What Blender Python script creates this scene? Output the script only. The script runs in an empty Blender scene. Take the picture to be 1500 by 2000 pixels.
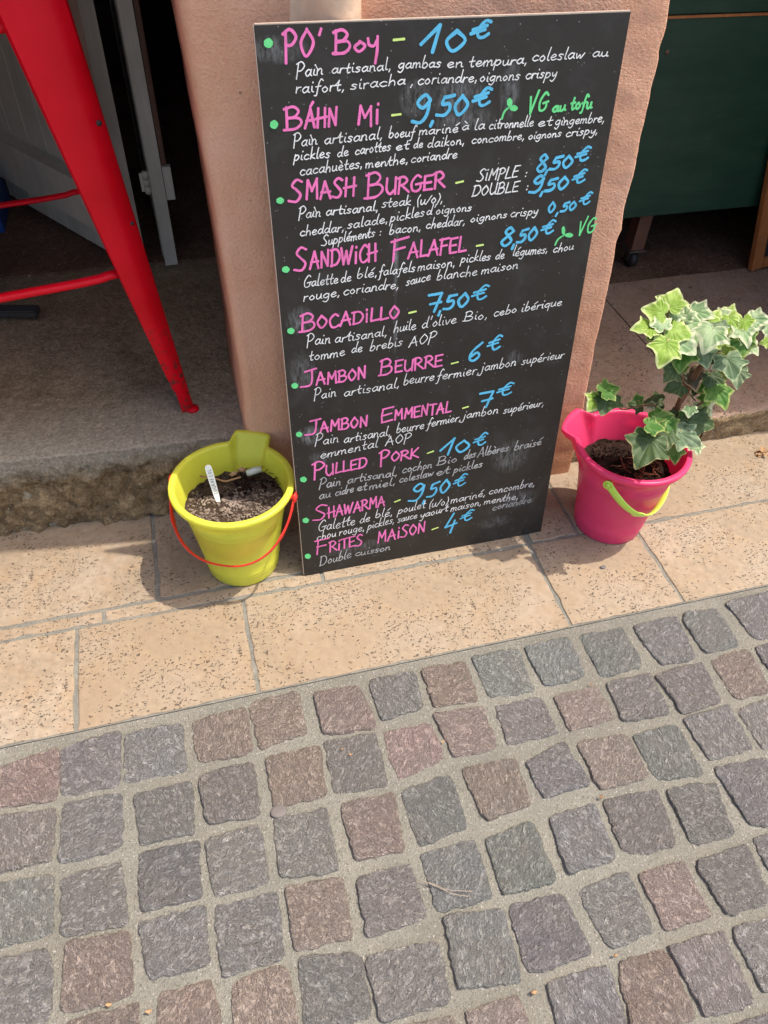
import bpy, bmesh, math, random
from mathutils import Vector, Matrix, noise
R = math.radians
random.seed(7)
S = bpy.context.scene
COL = S.collection

# ------------------------------------------------------------------ camera
F, YAW, PITCH, ROLL = 1482.6, .2935, .8004, .0458
CAM = Vector((-.1535, -1.1267, 1.3848))
_fw = Vector((math.sin(YAW)*math.cos(PITCH), math.cos(YAW)*math.cos(PITCH), -math.sin(PITCH)))
_rt0 = Vector((math.cos(YAW), -math.sin(YAW), 0)); _up0 = _rt0.cross(_fw)
RT = _rt0*math.cos(ROLL) + _up0*math.sin(ROLL)
UP = _up0*math.cos(ROLL) - _rt0*math.sin(ROLL)
cd = bpy.data.cameras.new('camera'); cam = bpy.data.objects.new('camera', cd); COL.objects.link(cam)
m = Matrix((RT, UP, -_fw)).transposed().to_4x4(); m.translation = CAM
cam.matrix_world = m
cd.sensor_fit = 'VERTICAL'; cd.sensor_height = 36; cd.sensor_width = 27
cd.lens = F/2000*36; cd.clip_start = .02; cd.clip_end = 300
S.camera = cam
S.render.resolution_x, S.render.resolution_y = 768, 1024

# ------------------------------------------------------------------ light
SUN_D = Vector((-.413, .049, -1)).normalized()
world = bpy.data.worlds.new('World'); S.world = world; world.use_nodes = True
wn = world.node_tree; wn.nodes.clear()
sky = wn.nodes.new('ShaderNodeTexSky'); sky.sky_type = 'NISHITA'; sky.sun_disc = False
sky.sun_elevation = math.asin(-SUN_D.z); sky.sun_rotation = math.atan2(-SUN_D.x, -SUN_D.y)
sky.dust_density = 4; sky.ozone_density = .3; sky.air_density = 1.0
bg = wn.nodes.new('ShaderNodeBackground'); bg.inputs[1].default_value = .15
wo = wn.nodes.new('ShaderNodeOutputWorld')
wn.links.new(sky.outputs[0], bg.inputs[0]); wn.links.new(bg.outputs[0], wo.inputs[0])
sl = bpy.data.lights.new('sun', 'SUN'); sl.energy = 2.4; sl.angle = R(.6); sl.color = (1, .93, .82)
so = bpy.data.objects.new('sun', sl); COL.objects.link(so)
so.rotation_euler = SUN_D.to_track_quat('-Z', 'Y').to_euler(); so.location = (3, -2, 6)
S.view_settings.view_transform = 'Standard'; S.view_settings.look = 'None'
S.view_settings.gamma = 1; S.view_settings.use_curve_mapping = False
S.view_settings.exposure = .93

# ------------------------------------------------------------------ survey helpers: sight lines cut with real planes
def ray(px, py): return RT*(px-750)/F - UP*(py-1000)/F + _fw
def gz(px, py, z=0.): d = ray(px, py); return CAM + d*((z-CAM.z)/d.z)
def gy(px, py, y): d = ray(px, py); return CAM + d*((y-CAM.y)/d.y)

# ------------------------------------------------------------------ object helpers
def link(name, me, mats=(), parent=None, smooth=False):
    o = bpy.data.objects.new(name, me); COL.objects.link(o)
    for mm in (mats if isinstance(mats, (list, tuple)) else [mats]):
        if mm and mm.name not in [x.name for x in me.materials if x]: me.materials.append(mm)
    if parent is not None: o.parent = parent
    if smooth:
        for p in me.polygons: p.use_smooth = True
    return o
def mesh(name, v, f, mats=(), parent=None, smooth=False, mi=None):
    me = bpy.data.meshes.new(name); me.from_pydata([tuple(x) for x in v], [], f)
    if mi: 
        o = link(name, me, mats, parent, smooth)
        for p, k in zip(me.polygons, mi): p.material_index = k
        return o
    return link(name, me, mats, parent, smooth)
def tag(o, label=None, cat=None, group=None, kind=None):
    if label: o['label'] = label
    if cat: o['category'] = cat
    if group: o['group'] = group
    if kind: o['kind'] = kind
    return o
def empty(name, loc): 
    o = bpy.data.objects.new(name, None); COL.objects.link(o); o.location = loc; o.empty_display_size = .05
    return o
def under(o, root):      # parent while keeping world place
    o.parent = root; o.matrix_parent_inverse = Matrix.Translation(-Vector(root.location)); return o
def boxvf(x0, y0, z0, x1, y1, z1):
    v = [Vector((x, y, z)) for z in (z0, z1) for x, y in ((x0, y0), (x1, y0), (x1, y1), (x0, y1))]
    return v, [(0, 3, 2, 1), (4, 5, 6, 7), (0, 1, 5, 4), (1, 2, 6, 5), (2, 3, 7, 6), (3, 0, 4, 7)]
def box(name, a, b, mat, parent=None, bev=0., seg=2, rough=0.):
    v, f = boxvf(*a, *b); bm = bmesh.new(); vs = [bm.verts.new(x) for x in v]
    for q in f: bm.faces.new([vs[i] for i in q])
    if bev: bmesh.ops.bevel(bm, geom=bm.edges[:], offset=bev, segments=seg, affect='EDGES', profile=.6)
    me = bpy.data.meshes.new(name); bm.to_mesh(me); bm.free()
    return link(name, me, mat, parent, smooth=False)
def obox(name, c, ax, ay, az, h, mat, parent=None, bev=.0):   # oriented box: centre, unit axes, half sizes
    bm = bmesh.new(); bmesh.ops.create_cube(bm, size=2)
    for v in bm.verts: v.co = Vector(c) + Vector(ax)*v.co.x*h[0] + Vector(ay)*v.co.y*h[1] + Vector(az)*v.co.z*h[2]
    if bev: bmesh.ops.bevel(bm, geom=bm.edges[:], offset=bev, segments=2, affect='EDGES')
    bmesh.ops.recalc_face_normals(bm, faces=bm.faces[:])
    me = bpy.data.meshes.new(name); bm.to_mesh(me); bm.free()
    return link(name, me, mat, parent)
def catmull(p, n=6):
    if len(p) < 3: return [Vector(x) for x in p]
    p = [Vector(x) for x in p]; q = [2*p[0]-p[1]] + p + [2*p[-1]-p[-2]]; out = []
    for i in range(1, len(q)-2):
        a, b, c, d = q[i-1:i+3]
        for k in range(n):
            t = k/n
            out.append(.5*((2*b) + (c-a)*t + (2*a-5*b+4*c-d)*t*t + (3*b-a-3*c+d)*t**3))
    out.append(p[-1]); return out
def tubevf(pts, rad, seg=8, V=None, Fc=None, squash=None):
    V = [] if V is None else V; Fc = [] if Fc is None else Fc
    n = len(pts); base = len(V); up = None
    for i, p in enumerate(pts):
        t = (pts[min(i+1, n-1)] - pts[max(i-1, 0)]).normalized()
        if up is None: up = Vector((0, 0, 1)) if abs(t.z) < .9 else Vector((1, 0, 0))
        s = t.cross(up).normalized(); up = s.cross(t).normalized()
        r = rad[i] if isinstance(rad, (list, tuple)) else rad
        for k in range(seg):
            a = 2*math.pi*k/seg
            w = (s*math.cos(a) + up*math.sin(a)*(squash or 1))*r
            V.append(p + w)
    for i in range(n-1):
        for k in range(seg):
            a = base+i*seg+k; b = base+i*seg+(k+1) % seg
            Fc.append((a, b, b+seg, a+seg))
    Fc.append(tuple(base+k for k in range(seg))[::-1]); Fc.append(tuple(base+(n-1)*seg+k for k in range(seg)))
    return V, Fc
def tube(name, pts, rad, mat, parent=None, seg=8, squash=None):
    V, Fc = tubevf([Vector(p) for p in pts], rad, seg, squash=squash)
    return mesh(name, V, Fc, mat, parent, True)
def nz(x, y, z, s, o=0.): return noise.noise(Vector((x*s+o, y*s-o*.7, z*s+o*1.3)))
def fbm(x, y, z, s, oc=4, o=0.):
    a = 0; g = 1
    for k in range(oc): a += nz(x, y, z, s, o+k*17)*g; g *= .5; s *= 2.1
    return a

# ------------------------------------------------------------------ materials
class NT:
    def __init__(s, name):
        s.m = bpy.data.materials.new(name); s.m.use_nodes = True; s.t = s.m.node_tree; s.t.nodes.clear()
        s.b = s.n('ShaderNodeBsdfPrincipled'); s.o = s.n('ShaderNodeOutputMaterial'); s.l(s.b.outputs[0], s.o.inputs[0])
        s.tc = s.n('ShaderNodeTexCoord')
    def n(s, k, **kw):
        x = s.t.nodes.new(k)
        for a, b in kw.items(): setattr(x, a, b)
        return x
    def l(s, a, b): s.t.links.new(a, b)
    def mapping(s, scale=(1, 1, 1), rot=(0, 0, 0), src=None):
        x = s.n('ShaderNodeMapping'); x.inputs['Scale'].default_value = scale; x.inputs['Rotation'].default_value = rot
        s.l(src or s.tc.outputs['Object'], x.inputs[0]); return x.outputs[0]
    def noise(s, scale, detail=4, rough=.55, vec=None, dist=0.):
        x = s.n('ShaderNodeTexNoise'); x.inputs['Scale'].default_value = scale; x.inputs['Detail'].default_value = detail
        x.inputs['Roughness'].default_value = rough; x.inputs['Distortion'].default_value = dist
        s.l(vec or s.tc.outputs['Object'], x.inputs['Vector']); return x.outputs[0]
    def voro(s, scale, vec=None, feat='F1', rnd=1.):
        x = s.n('ShaderNodeTexVoronoi', feature=feat); x.inputs['Scale'].default_value = scale; x.inputs['Randomness'].default_value = rnd
        s.l(vec or s.tc.outputs['Object'], x.inputs['Vector']); return x
    def ramp(s, fac, stops, interp='LINEAR'):
        x = s.n('ShaderNodeValToRGB'); x.color_ramp.interpolation = interp
        e = x.color_ramp.elements
        while len(e) < len(stops): e.new(.5)
        for a, (p, c) in zip(e, stops):
            a.position = p; a.color = (c, c, c, 1) if isinstance(c, (int, float)) else (*c, 1)
        s.l(fac, x.inputs[0]); return x.outputs[0]
    def mix(s, fac, a, b, mode='MIX'):
        x = s.n('ShaderNodeMix', data_type='RGBA', blend_type=mode)
        for i, v in ((0, fac), (6, a), (7, b)):
            if isinstance(v, bpy.types.NodeSocket): s.l(v, x.inputs[i])
            elif i == 0: x.inputs[0].default_value = v
            else: x.inputs[i].default_value = (*v, 1)
        return x.outputs[2]
    def math(s, op, a, b=None, clamp=False):
        x = s.n('ShaderNodeMath', operation=op, use_clamp=clamp)
        for i, v in enumerate((a, b)):
            if v is None: continue
            if isinstance(v, bpy.types.NodeSocket): s.l(v, x.inputs[i])
            else: x.inputs[i].default_value = v
        return x.outputs[0]
    def bump(s, h, dist=.002, strength=1., prev=None):
        x = s.n('ShaderNodeBump'); x.inputs['Distance'].default_value = dist; x.inputs['Strength'].default_value = strength
        s.l(h, x.inputs['Height'])
        if prev is not None: s.l(prev, x.inputs['Normal'])
        s.l(x.outputs[0], s.b.inputs['Normal']); return x.outputs[0]
    def color(s, c):
        if isinstance(c, bpy.types.NodeSocket): s.l(c, s.b.inputs['Base Color'])
        else: s.b.inputs['Base Color'].default_value = (*c, 1)
        return s
    def set(s, rough=.7, spec=.4, **kw):
        s.b.inputs['Roughness'].default_value = rough; s.b.inputs['Specular IOR Level'].default_value = spec
        for k, v in kw.items(): s.b.inputs[k].default_value = v
        return s
    def translucent(s, fac, col):
        tr = s.n('ShaderNodeBsdfTranslucent'); mx = s.n('ShaderNodeMixShader'); mx.inputs[0].default_value = fac
        if isinstance(col, bpy.types.NodeSocket): s.l(col, tr.inputs[0])
        else: tr.inputs[0].default_value = (*col, 1)
        s.l(s.b.outputs[0], mx.inputs[1]); s.l(tr.outputs[0], mx.inputs[2]); s.l(mx.outputs[0], s.o.inputs[0])

def m_travertine(name, base, dark=(.1, .075, .05), pits=1., world_dir=(1, 1.6, 1)):
    t = NT(name); oi = t.n('ShaderNodeObjectInfo')
    big = t.noise(5, 5, .6); fine = t.noise(60, 5, .7); mid = t.noise(17, 4, .65)
    c = t.ramp(big, [(.3, tuple(x*.80 for x in base)), (.5, base), (.72, (min(1, base[0]*1.15), base[1]*1.2, base[2]*1.32))])
    c = t.mix(t.ramp(mid, [(.46, 0.), (.72, .5)]), c, (base[0]*1.0, base[1]*.84, base[2]*.66))
    c = t.mix(t.ramp(t.noise(3.1, 3), [(.5, 0.), (.75, .45)]), c, (.27, .24, .19))
    c = t.mix(.3, c, t.ramp(fine, [(.3, .2), (.7, .9)]), 'OVERLAY')
    c = t.mix(t.math('MULTIPLY', oi.outputs['Random'], .55), c, (base[0]*.84, base[1]*.78, base[2]*.70))
    mv = t.mapping((1.3, 1.9, 1))
    dens = t.ramp(t.noise(7, 4, .6), [(.42, .06), (.56, 1.)])
    wob = t.n('ShaderNodeVectorMath', operation='ADD')
    nn = t.n('ShaderNodeTexNoise'); nn.inputs['Scale'].default_value = 90; t.l(t.tc.outputs['Object'], nn.inputs['Vector'])
    sc = t.n('ShaderNodeVectorMath', operation='SCALE'); sc.inputs['Scale'].default_value = .024
    t.l(nn.outputs['Color'], sc.inputs[0]); t.l(mv, wob.inputs[0]); t.l(sc.outputs[0], wob.inputs[1])
    v1 = t.voro(75, wob.outputs[0]); v2 = t.voro(150, wob.outputs[0]); v3 = t.voro(32, wob.outputs[0])
    def spot(v, thr, cut):
        d = t.ramp(v.outputs['Distance'], [(thr*.55, 1.), (thr, 0.)])
        k = t.n('ShaderNodeSeparateColor'); t.l(v.outputs['Color'], k.inputs[0])
        sel = t.math('LESS_THAN', k.outputs[0], t.math('MULTIPLY', dens, cut))
        return t.math('MULTIPLY', d, sel)
    p = t.math('MAXIMUM', t.math('MAXIMUM', spot(v1, .34, .26), spot(v2, .45, .30)), spot(v3, .22, .13))
    if pits != 1.: p = t.math('MULTIPLY', p, pits)
    c = t.mix(t.math('MULTIPLY', p, .82), c, dark)
    t.color(c).set(.62, .35)
    h = t.math('SUBTRACT', t.math('MULTIPLY', fine, .12), p)
    t.bump(h, .0022, .8)
    return t.m
M = {}
M['slab'] = m_travertine('travertine', (.318, .246, .170), (.06, .047, .035))
M['slab_step'] = m_travertine('worn_travertine', (.36, .245, .17), (.05, .035, .025))

def m_cobble():
    t = NT('porphyry'); oi = t.n('ShaderNodeObjectInfo')
    off = t.n('ShaderNodeVectorMath', operation='ADD'); sc = t.n('ShaderNodeVectorMath', operation='SCALE'); sc.inputs['Scale'].default_value = 40
    cb = t.n('ShaderNodeCombineXYZ'); t.l(oi.outputs['Random'], cb.inputs[0]); t.l(oi.outputs['Random'], cb.inputs[2])
    t.l(cb.outputs[0], sc.inputs[0]); t.l(t.tc.outputs['Object'], off.inputs[0]); t.l(sc.outputs[0], off.inputs[1])
    rot = t.n('ShaderNodeVectorRotate', rotation_type='Z_AXIS'); t.l(off.outputs[0], rot.inputs[0]); t.l(t.math('MULTIPLY', oi.outputs['Random'], 6.28), rot.inputs['Angle'])
    v = rot.outputs[0]; st = t.mapping((1, 1.45, 1), src=v)
    n1 = t.noise(52, 6, .68, st, .35); n2 = t.noise(20, 5, .6, st, .3); n3 = t.noise(300, 3, .7, v); n4 = t.noise(15, 3, .6, v); n5 = t.noise(105, 4, .6, st, .2)
    rid = t.math('ABSOLUTE', t.math('SUBTRACT', n1, .5)); rid5 = t.math('ABSOLUTE', t.math('SUBTRACT', n5, .5))
    c = t.mix(t.ramp(n4, [(.35, 0.), (.7, .45)]), oi.outputs['Color'], (.32, .285, .25))
    c = t.mix(.4, c, t.ramp(n1, [(.30, .20), (.5, .5), (.70, .80)]), 'OVERLAY')
    c = t.mix(.55, c, t.ramp(rid, [(0., .16), (.03, .5), (.2, .6)]), 'OVERLAY')
    c = t.mix(.42, c, t.ramp(n5, [(.36, .12), (.5, .48), (.62, .80)]), 'OVERLAY')
    c = t.mix(.6, c, t.ramp(rid5, [(0., .10), (.022, .5), (.15, .62)]), 'OVERLAY')
    c = t.mix(t.ramp(n3, [(.64, 0.), (.74, .4)]), c, (.55, .52, .48))
    t.color(c).set(.6, .4)
    h = t.math('ADD', t.math('MULTIPLY', rid, 2.2), t.math('ADD', t.math('MULTIPLY', n2, 1.2), t.math('ADD', t.math('ADD', t.math('MULTIPLY', n5, .7), t.math('MULTIPLY', rid5, 1.6)), t.math('MULTIPLY', n3, .15))))
    t.bump(h, .0145, 1.)
    return t.m
M['cobble'] = m_cobble()
def m_mortar():
    t = NT('sandy_mortar'); n1 = t.noise(260, 4, .8); n2 = t.noise(9, 5, .6); v = t.voro(420)
    c = t.ramp(n2, [(.3, (.195, .187, .158)), (.7, (.26, .247, .208))])
    c = t.mix(t.ramp(t.noise(2.3, 4, .6), [(.45, 0.), (.7, .5)]), c, (.15, .135, .11))
    c = t.mix(.4, c, t.ramp(n1, [(.3, .2), (.7, .85)]), 'OVERLAY')
    k = t.n('ShaderNodeSeparateColor'); t.l(v.outputs['Color'], k.inputs[0])
    c = t.mix(t.math('GREATER_THAN', k.outputs[0], .975), c, (.36, .34, .31))
    c = t.mix(t.math('LESS_THAN', k.outputs[0], .04), c, (.15, .14, .12))
    t.color(c).set(.9, .2); t.bump(t.math('ADD', n1, t.math('MULTIPLY', v.outputs['Distance'], .6)), .003, .9)
    return t.m
M['mortar'] = m_mortar()
def m_joint():
    t = NT('grey_joint_mortar'); n1 = t.noise(220, 4, .8); n2 = t.noise(30, 4, .6)
    c = t.mix(.5, t.ramp(n2, [(.3, (.16, .155, .135)), (.7, (.24, .23, .195))]), t.ramp(n1, [(.3, .2), (.7, .8)]), 'OVERLAY')
    t.color(c).set(.9, .2); t.bump(n1, .002, .8); return t.m
M['joint'] = m_joint()
def m_plaster():
    t = NT('salmon_plaster'); n1 = t.noise(190, 4, .65, t.mapping((1, 1, 1.25))); n2 = t.noise(6, 5, .6); n3 = t.noise(45, 4, .6)
    c = t.ramp(n2, [(.3, (.76, .39, .24)), (.55, (.82, .455, .30)), (.75, (.84, .50, .35))])
    c = t.mix(.18, c, t.ramp(n1, [(.3, .2), (.7, .8)]), 'OVERLAY')
    sp = t.voro(50); k = t.n('ShaderNodeSeparateColor'); t.l(sp.outputs['Color'], k.inputs[0])
    d = t.math('MULTIPLY', t.ramp(sp.outputs['Distance'], [(.08, 1.), (.16, 0.)]), t.math('GREATER_THAN', k.outputs[0], .93))
    c = t.mix(t.math('MULTIPLY', d, .7), c, (.22, .12, .08))
    # browner tint towards the foot, thinning out upward
    sx = t.n('ShaderNodeSeparateXYZ'); t.l(t.tc.outputs['Object'], sx.inputs[0])
    low = t.ramp(t.math('ADD', sx.outputs[2], t.math('MULTIPLY', n3, .12)), [(.08, .8), (.30, 0.)])
    c = t.mix(low, c, (.46, .235, .12))
    t.color(c).set(.92, .15); t.bump(t.math('ADD', n1, t.math('MULTIPLY', n3, .8)), .0042, .9)
    return t.m
M['plaster'] = m_plaster()
def m_roughstone(name, a, b, bump=.006, sc=1., worn=None, fade=None):
    t = NT(name); n1 = t.noise(48*sc, 6, .7, dist=.6); n2 = t.noise(7, 4, .6); n3 = t.noise(300, 3, .7)
    c = t.ramp(t.math('ADD', t.math('MULTIPLY', n1, .6), t.math('MULTIPLY', n2, .4)), [(.34, a), (.66, b)])
    c = t.mix(.4, c, t.ramp(n3, [(.3, .2), (.7, .8)]), 'OVERLAY')
    if worn:   # paler where feet have rubbed the nosing
        sx = t.n('ShaderNodeSeparateXYZ'); t.l(t.tc.outputs['Object'], sx.inputs[0])
        q = t.math('ADD', t.math('ADD', sx.outputs[1], t.math('MULTIPLY', sx.outputs[0], worn[1])), t.math('MULTIPLY', n2, .16))
        c = t.mix(t.ramp(q, [(worn[0], .75), (worn[0]+.22, 0.)]), c, worn[2])
    if fade:
        sx = t.n('ShaderNodeSeparateXYZ'); t.l(t.tc.outputs['Object'], sx.inputs[0])
        q = t.math('ADD', sx.outputs[2], t.math('MULTIPLY', t.math('SUBTRACT', n1, .5), .10))
        c = t.mix(t.ramp(q, [(.150, 0.), (.195, .95)]), c, fade)
    c = t.mix(.5, c, t.ramp(t.noise(140, 4, .75), [(.32, .15), (.68, .85)]), 'OVERLAY')
    v = t.voro(130); k = t.n('ShaderNodeSeparateColor'); t.l(v.outputs['Color'], k.inputs[0])
    c = t.mix(t.math('MULTIPLY', t.math('GREATER_THAN', k.outputs[0], .955), t.ramp(v.outputs['Distance'], [(.2, .7), (.35, 0.)])), c, (.62, .58, .52))
    t.color(c).set(.85, .25); t.bump(t.math('ADD', n1, t.math('MULTIPLY', n3, .25)), bump, 1.)
    return t.m
M['step_left'] = m_roughstone('pitted_brown_stone', (.10, .062, .03), (.50, .36, .20), .022, .8, None, (.36, .32, .24))
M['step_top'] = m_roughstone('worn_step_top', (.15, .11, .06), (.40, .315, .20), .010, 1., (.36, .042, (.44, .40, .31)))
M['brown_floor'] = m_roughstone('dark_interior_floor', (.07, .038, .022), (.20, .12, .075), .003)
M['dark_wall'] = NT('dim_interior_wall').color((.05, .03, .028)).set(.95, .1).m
def m_wood(name, a, b, scale=(30, 30, 2), rough=.5, bump=.001, spec=.4, chips=None):
    t = NT(name); n = t.noise(1.4, 6, .65, t.mapping(scale), .6); n2 = t.noise(12, 4)
    c = t.mix(t.ramp(n2, [(.35, 0.), (.7, .35)]), t.ramp(n, [(.3, a), (.7, b)]), tuple(x*.7 for x in a))
    if chips:
        c = t.mix(t.ramp(t.noise(26, 5, .75), [(.70, 0.), (.73, 1.)]), c, chips)
    t.color(c).set(rough, spec); t.bump(n, bump, .7); return t.m
M['grey_paint'] = m_wood('old_grey_paint', (.50, .48, .40), (.62, .60, .52), (20, 20, 1.5), .6, .0015, .3, (.1, .065, .045))
M['frame_wood'] = m_wood('orange_stained_wood', (.33, .115, .035), (.50, .20, .07), (40, 3, 3), .45)
M['green_paint'] = m_wood('dark_green_paint', (.009, .044, .026), (.026, .07, .042), (2, 14, 14), .5, .002)
M['brown_wood'] = m_wood('brown_wood', (.10, .045, .03), (.16, .08, .05), (30, 30, 3), .6)
def m_plain(name, c, rough=.5, spec=.5, bump=0., bs=60, var=.0, **kw):
    t = NT(name)
    if var:
        n = t.noise(22, 4, .6); t.color(t.ramp(n, [(.3, tuple(x*(1-var) for x in c)), (.7, tuple(min(1, x*(1+var)) for x in c))]))
    else: t.color(c)
    t.set(rough, spec, **kw)
    if bump: t.bump(t.noise(bs, 3), bump, .6)
    return t
def m_red():
    t = NT('red_metal_paint'); n = t.noise(14, 5, .7); n2 = t.noise(70, 4, .6); n3 = t.noise(8, 2)
    c = t.ramp(n3, [(.3, (.62, .001, .010)), (.7, (.76, .003, .018))])
    at = t.n('ShaderNodeAttribute', attribute_name='wear')
    w = t.math('MULTIPLY', t.ramp(n2, [(.55, 0.), (.60, 1.)]), at.outputs['Fac'])
    c = t.mix(w, c, (.10, .035, .03)); t.color(c).set(.42, .22); t.bump(n, .0008, .5)
    return t.m
M['red'] = m_red()
def m_bucket(name, c, tr):
    t = NT(name); sx = t.n('ShaderNodeSeparateXYZ'); t.l(t.tc.outputs['Object'], sx.inputs[0])
    n = t.noise(9, 4, .6); n2 = t.noise(45, 5, .7)
    cc = t.ramp(n, [(.3, tuple(x*.95 for x in c)), (.7, c)])
    dirt = t.math('MULTIPLY', t.ramp(n2, [(.48, 0.), (.75, .7)]), .55)
    cc = t.mix(dirt, cc, tuple(x*.72 for x in c))
    t.color(cc).set(.33, .5); t.bump(n2, .0005, .4); t.translucent(.3, tr); return t.m
M['yellow'] = m_bucket('yellow_plastic', (.90, .90, .10), (.92, .90, .06))
M['pink'] = m_bucket('pink_plastic', (.95, .075, .22), (1, .05, .16))
M['red_strap'] = m_plain('red_plastic', (.80, .03, .02), .3).m
M['lime'] = m_plain('lime_plastic', (.55, .80, .10), .3).m
def m_board():
    t = NT('black_slate_laminate'); n = t.noise(3.2, 5, .7); n2 = t.noise(18, 5, .7)
    c = t.ramp(n, [(.3, (.016, .0135, .011)), (.7, (.025, .021, .017))])
    sm = t.n('ShaderNodeSeparateXYZ'); t.l(t.tc.outputs['Object'], sm.inputs[0])
    tot = None
    # finger wipes and old chalk smears: u, v, size u, size v, amount
    for u, v, su, sv, a in ((.03, 1.06, .05, .02, .5), (.245, .985, .03, .03, .5), (.315, .985, .05, .03, .6), (.405, .99, .02, .05, .45),
                            (.215, .74, .006, .09, .6), (.215, .60, .005, .06, .6), (.035, .635, .03, .03, .5), (.03, .53, .03, .05, .4),
                            (.035, .385, .03, .025, .7), (.055, .325, .03, .02, .4), (.47, .50, .02, .02, .35), (.49, .25, .05, .05, .4),
                            (.52, .12, .06, .03, .5), (.47, .06, .05, .02, .35), (.33, .95, .06, .02, .45), (.13, .06, .1, .02, .3)):
        du = t.math('DIVIDE', t.math('SUBTRACT', sm.outputs[0], u), su); dv = t.math('DIVIDE', t.math('SUBTRACT', sm.outputs[2], v), sv)
        r = t.math('ADD', t.math('MULTIPLY', du, du), t.math('MULTIPLY', dv, dv))
        g = t.math('MULTIPLY', t.math('SUBTRACT', 1., r, True), a)
        tot = g if tot is None else t.math('MAXIMUM', tot, g)
    st = t.ramp(t.noise(60, 5, .75, t.mapping((2.2, 1, .6))), [(.42, 0.), (.72, 1.)])
    smear = t.math('MULTIPLY', tot, st)
    hz = t.math('MULTIPLY', t.ramp(n2, [(.5, 0.), (.8, 1.)]), .045)
    v = t.voro(260); k = t.n('ShaderNodeSeparateColor'); t.l(v.outputs['Color'], k.inputs[0])
    dust = t.math('MULTIPLY', t.math('GREATER_THAN', k.outputs[0], .975), t.ramp(v.outputs['Distance'], [(.15, .5), (.3, 0.)]))
    c = t.mix(t.math('MAXIMUM', t.math('MAXIMUM', t.math('MULTIPLY', smear, .95), hz), dust), c, (.45, .47, .48))
    t.color(c).set(.5, .45)
    rr = t.ramp(n2, [(.3, .42), (.7, .6)]); t.l(rr, t.b.inputs['Roughness'])
    return t.m
M['board'] = m_board()
M['board_edge'] = m_plain('pale_board_core', (.62, .48, .38), .7).m
def m_ink(name, c, cov=.9):
    t = NT(name); n = t.noise(420, 3, .7); n2 = t.noise(30, 3, .6)
    cc = t.mix(t.ramp(t.math('ADD', t.math('MULTIPLY', n, .5), t.math('MULTIPLY', n2, .5)), [(.44, 0.), (.68, (1-cov)*1.5)]), c, tuple(x*.30 for x in c))
    t.color(cc).set(.6, .3); return t.m
M['ink_pink'] = m_ink('pink_chalk_marker', (.90, .20, .50), .68)
M['ink_blue'] = m_ink('blue_chalk_marker', (.12, .52, .78), .68)
M['ink_white'] = m_ink('white_chalk_marker', (.86, .86, .84), .6)
M['ink_faint'] = m_ink('worn_white_chalk', (.50, .50, .49), .3)
M['ink_green'] = m_ink('green_chalk_marker', (.16, .72, .26), .8)
M['ink_lime'] = m_ink('lime_chalk_marker', (.68, .88, .25), .8)
def m_soil():
    t = NT('potting_soil'); n = t.noise(120, 6, .8); n2 = t.noise(14, 4)
    c = t.ramp(t.math('ADD', t.math('MULTIPLY', n, .7), t.math('MULTIPLY', n2, .3)), [(.32, (.025, .016, .012)), (.55, (.10, .07, .052)), (.72, (.27, .21, .17))])
    t.color(c).set(.95, .15); t.bump(n, .006, 1.); return t.m
M['soil'] = m_soil()
M['soil_dark'] = m_plain('dark_soil', (.030, .019, .015), 1., .0, .010, 150, .7).m
M['crumb'] = m_plain('sunlit_soil_crumb', (.24, .19, .155), .95, .1, .002, 200, .6).m
M['dry'] = m_plain('dry_plant_matter', (.42, .25, .13), .8, .2, .001, 90, .35).m
M['root'] = m_plain('red_brown_root', (.22, .075, .045), .8, .2, 0, 60, .3).m
M['white_plastic'] = m_plain('white_plastic', (.80, .80, .72), .4).m
M['clear_tube'] = m_plain('cloudy_plastic', (.55, .58, .52), .35, .5, 0, 60, .2).m
M['pencil'] = m_plain('pencil_grey', (.10, .10, .12), .6).m
M['cream'] = m_plain('cream_pipe_paint', (.74, .52, .36), .6, .3, .002, 60, .12).m
M['rust'] = m_plain('rusted_steel', (.16, .10, .07), .6, .4, .001, 80, .4).m
M['rubber'] = m_plain('black_rubber', (.02, .02, .02), .6).m
M['steel'] = m_plain('dull_steel', (.22, .20, .18), .4, .5, Metallic=.8).m
M['blue'] = m_plain('blue_plastic', (.01, .06, .30), .4).m
M['dark_metal'] = m_plain('dark_painted_metal', (.04, .04, .038), .5).m
M['gum'] = m_plain('trodden_gum', (.16, .14, .13), .8, .2, .001, 120, .2).m
M['slate'] = m_plain('dark_slate', (.03, .028, .032), .5).m
M['stem'] = m_plain('woody_stem', (.20, .10, .055), .75, .2, .002, 160, .4).m
M['stem_dry'] = m_plain('dry_needle', (.36, .29, .22), .8).m
M['petiole'] = m_plain('green_brown_petiole', (.28, .24, .08), .6).m
def m_leaf(name, centre, mott, rimc, rimw=.78, tr=.4):
    t = NT(name); at = t.n('ShaderNodeAttribute', attribute_name='rim'); av = t.n('ShaderNodeAttribute', attribute_name='vein')
    n = t.noise(70, 4, .6); n2 = t.noise(30, 3, .6)
    c = t.mix(t.ramp(n2, [(.45, 0.), (.55, 1.)]), centre, mott)
    e = t.math('ADD', at.outputs['Fac'], t.math('MULTIPLY', t.math('SUBTRACT', n, .5), .35))
    c = t.mix(t.ramp(e, [(rimw, 0.), (rimw+.07, 1.)]), c, rimc)
    c = t.mix(t.math('MULTIPLY', t.ramp(av.outputs['Fac'], [(.70, 0.), (.95, 1.)]), .55), c, tuple(min(1, x*1.5+.06) for x in centre))
    t.color(c).set(.5, .25)
    t.bump(t.math('ADD', t.math('MULTIPLY', n, .5), t.math('MULTIPLY', av.outputs['Fac'], .6)), .0012, .7)
    t.translucent(tr, c)
    return t.m
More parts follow.
